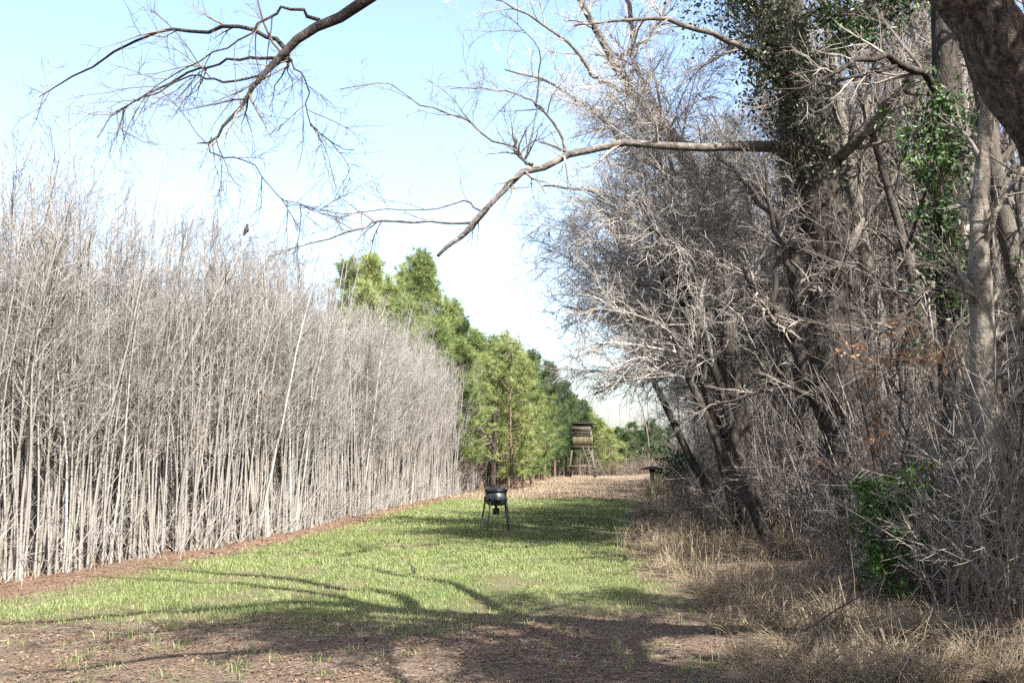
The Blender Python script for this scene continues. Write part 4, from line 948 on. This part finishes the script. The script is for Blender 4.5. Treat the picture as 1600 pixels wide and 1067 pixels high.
def build_post():
    d = 38.0; u = d / F_PX; g = at(1020, 775, d)
    zt = at(1018, 733, d)[2]
    e = empty('roofed_post', (g[0], d, 0))
    mb = MB(); P, R = smooth_path([[.03, 0, 0, .085], [0, 0, zt * .5, .08], [-.03, 0, zt, .075]], 8); mb.tubes(P[None], R[None], 10); mb.build('post', M['post_wood'], e)
    mb = MB()
    lathe(mb, [(.001, zt - .01), (.43, zt - .01), (.45, zt + .02), (.2, zt + .09), (.001, zt + .13)], 10); mb.build('roof', M['rust'], e)
    mb = MB(); lathe(mb, [(.001, zt - .1), (.12, zt - .1), (.12, zt - .012), (.001, zt - .012)], 10); mb.build('collar', M['dark_wood'], e)
    tag(e, 'pale wooden post with a wide rusty roof half hidden in brush on the right', 'roofed post')
    mb = MB(); d = 128.0; g = at(985, 735, d)
    e = empty('shed', (g[0], d, 0))
    box(mb, (0, 0, 1.25), (1.1, 3, 2.5)); mb.build('wall', M['shed_wall'], e)
    mb = MB(); box(mb, (0, 0, 2.58), (1.5, 3.4, .14)); mb.build('roof', M['pale_paint'], e)
    tag(e, 'small pale roofed shed glimpsed through the gap right of the hunting stand', 'shed')

def bird(label, loc, s, rz, pitch):
    e = empty('bird', loc, rz)
    mb = MB()                                        # body lofted along its length, tail to beak, one surface
    prof = [(-.105, .004, .0), (-.06, .012, .0), (-.035, .024, .0), (0, .036, .0), (.03, .037, .002), (.052, .028, .008), (.066, .021, .016), (.082, .024, .022), (.097, .019, .023), (.105, .008, .021), (.122, .0015, .018)]
    P = np.array([[x, 0, z] for x, r, z in prof]); R = np.array([r for x, r, z in prof])
    c, si = math.cos(pitch), math.sin(pitch)
    Rm = np.array([[c, 0, -si], [0, 1, 0], [si, 0, c]])
    P = (P @ Rm.T) * s + [0, 0, .06 * s]
    mb.tubes(P[None], R[None] * s, 12); mb.build('body', M['feather'], e)
    mb = MB()
    for y in (-.012, .012):
        Q, q = smooth_path([[.0, y * s, .055 * s, .003 * s], [.004 * s, y * s, .02 * s, .002 * s], [.0, y * s, .0, .002 * s], [.016 * s, y * s, .0, .0015 * s]], 7); mb.tubes(Q[None], q[None], 5)
    mb.build('legs', M['brown_twig'], e)
    for sy in (-1, 1):
        mb = MB(); Q = np.array([[.04, sy * .03, .012], [0, sy * .038, .004], [-.05, sy * .022, -.004], [-.085, sy * .008, -.004]]) @ Rm.T * s + [0, 0, .06 * s]
        mb.tubes(Q[None], np.array([[.008, .016, .012, .003]]) * s, 6); mb.build('wing', M['black_metal'], e)
    tag(e, label, 'bird')

build_feeder(); build_stand(); build_post()
g = at(646, 892, 1.7 * 1600 / (892 - 717))
bird('small dark bird standing on the sunlit grass of the lane', (g[0], g[1], float(ground_z(g[0], g[1])) + .02), 0.75, 2.6, 0.9)
g = at(384, 367, 19.0)
bird('dark bird perched on a treetop twig against the sky', (g[0], g[1], g[2]), 1.25, 0.7, 1.1)
def perch_tree():
    rng = np.random.default_rng(81)
    b = at(384, 371, 19.0)
    P, R = smooth_path([[b[0] - 2.1, 19.8, -.1, .034], [b[0] - 1.8, 19.6, 2, .028], [b[0] - 1.0, 19.3, 4, .021], [b[0] - .3, 19.05, b[2] - .7, .013], [b[0] - .02, 19.0, b[2] - .05, .008], [b[0] + .03, 19, b[2] + .02, .006]], 16)
    base = P[0] + [0, 0, .1]
    e = empty('young_tree', tuple(base)); mb = MB(); mb.tubes((P - base)[None], R[None], 8); mb.build('trunk', M['pale_bark'], e)
    cr = MB(); twiggy(rng, (P - base)[None], R[None], cr, (22, 5, 3), ((.9, 1.8), (.3, .8), (.12, .35)), t0=.25, rm=(.006, .004, .003), ang=.6, trop=((0, 0, .08), (0, 0, .05)), tip=.8)
    cr.build('crown', M['pale_twig'], e); tag(e, 'thin young tree in the stand whose top twig carries the perched bird', 'tree')
perch_tree()

# ------------------------------------------------------------------ light, sky, camera
sdir = Vector((SUN_AZ[0], SUN_AZ[1], 0)).normalized() * math.cos(SUN_EL) + Vector((0, 0, math.sin(SUN_EL)))
sl = bpy.data.lights.new('sun', 'SUN'); sl.energy = 5.0; sl.angle = math.radians(0.53); sl.color = (1.0, 0.955, 0.88)
so = bpy.data.objects.new('sun', sl); COL.objects.link(so); so.rotation_euler = sdir.to_track_quat('Z', 'Y').to_euler(); so.location = sdir * 60
w = bpy.data.worlds.new('World'); SC.world = w; w.use_nodes = True
nt = w.node_tree; bg = nt.nodes['Background']; sk = nt.nodes.new('ShaderNodeTexSky'); sk.sky_type = 'NISHITA'
sk.sun_disc = False; sk.sun_elevation = SUN_EL; sk.sun_rotation = math.atan2(SUN_AZ[0], SUN_AZ[1])
sk.air_density = 1.0; sk.dust_density = 3.0; sk.ozone_density = 1.0
nt.links.new(sk.outputs[0], bg.inputs['Color']); bg.inputs['Strength'].default_value = 0.1

cam = bpy.data.cameras.new('camera'); cam.sensor_width = 36; cam.lens = 36.0 * F_PX / 1600; cam.clip_end = 3000; cam.clip_start = 0.05
co = bpy.data.objects.new('camera', cam); COL.objects.link(co); co.location = (0, 0, CAM_H); co.rotation_euler = (math.pi / 2 + PITCH, 0, 0)
SC.camera = co
vs = SC.view_settings; vs.view_transform = 'Standard'; vs.look = 'None'; vs.exposure = 2.25; vs.gamma = 1.0; vs.use_curve_mapping = False
SC.cycles.max_bounces = 6; SC.cycles.transparent_max_bounces = 4; SC.cycles.use_denoising = False
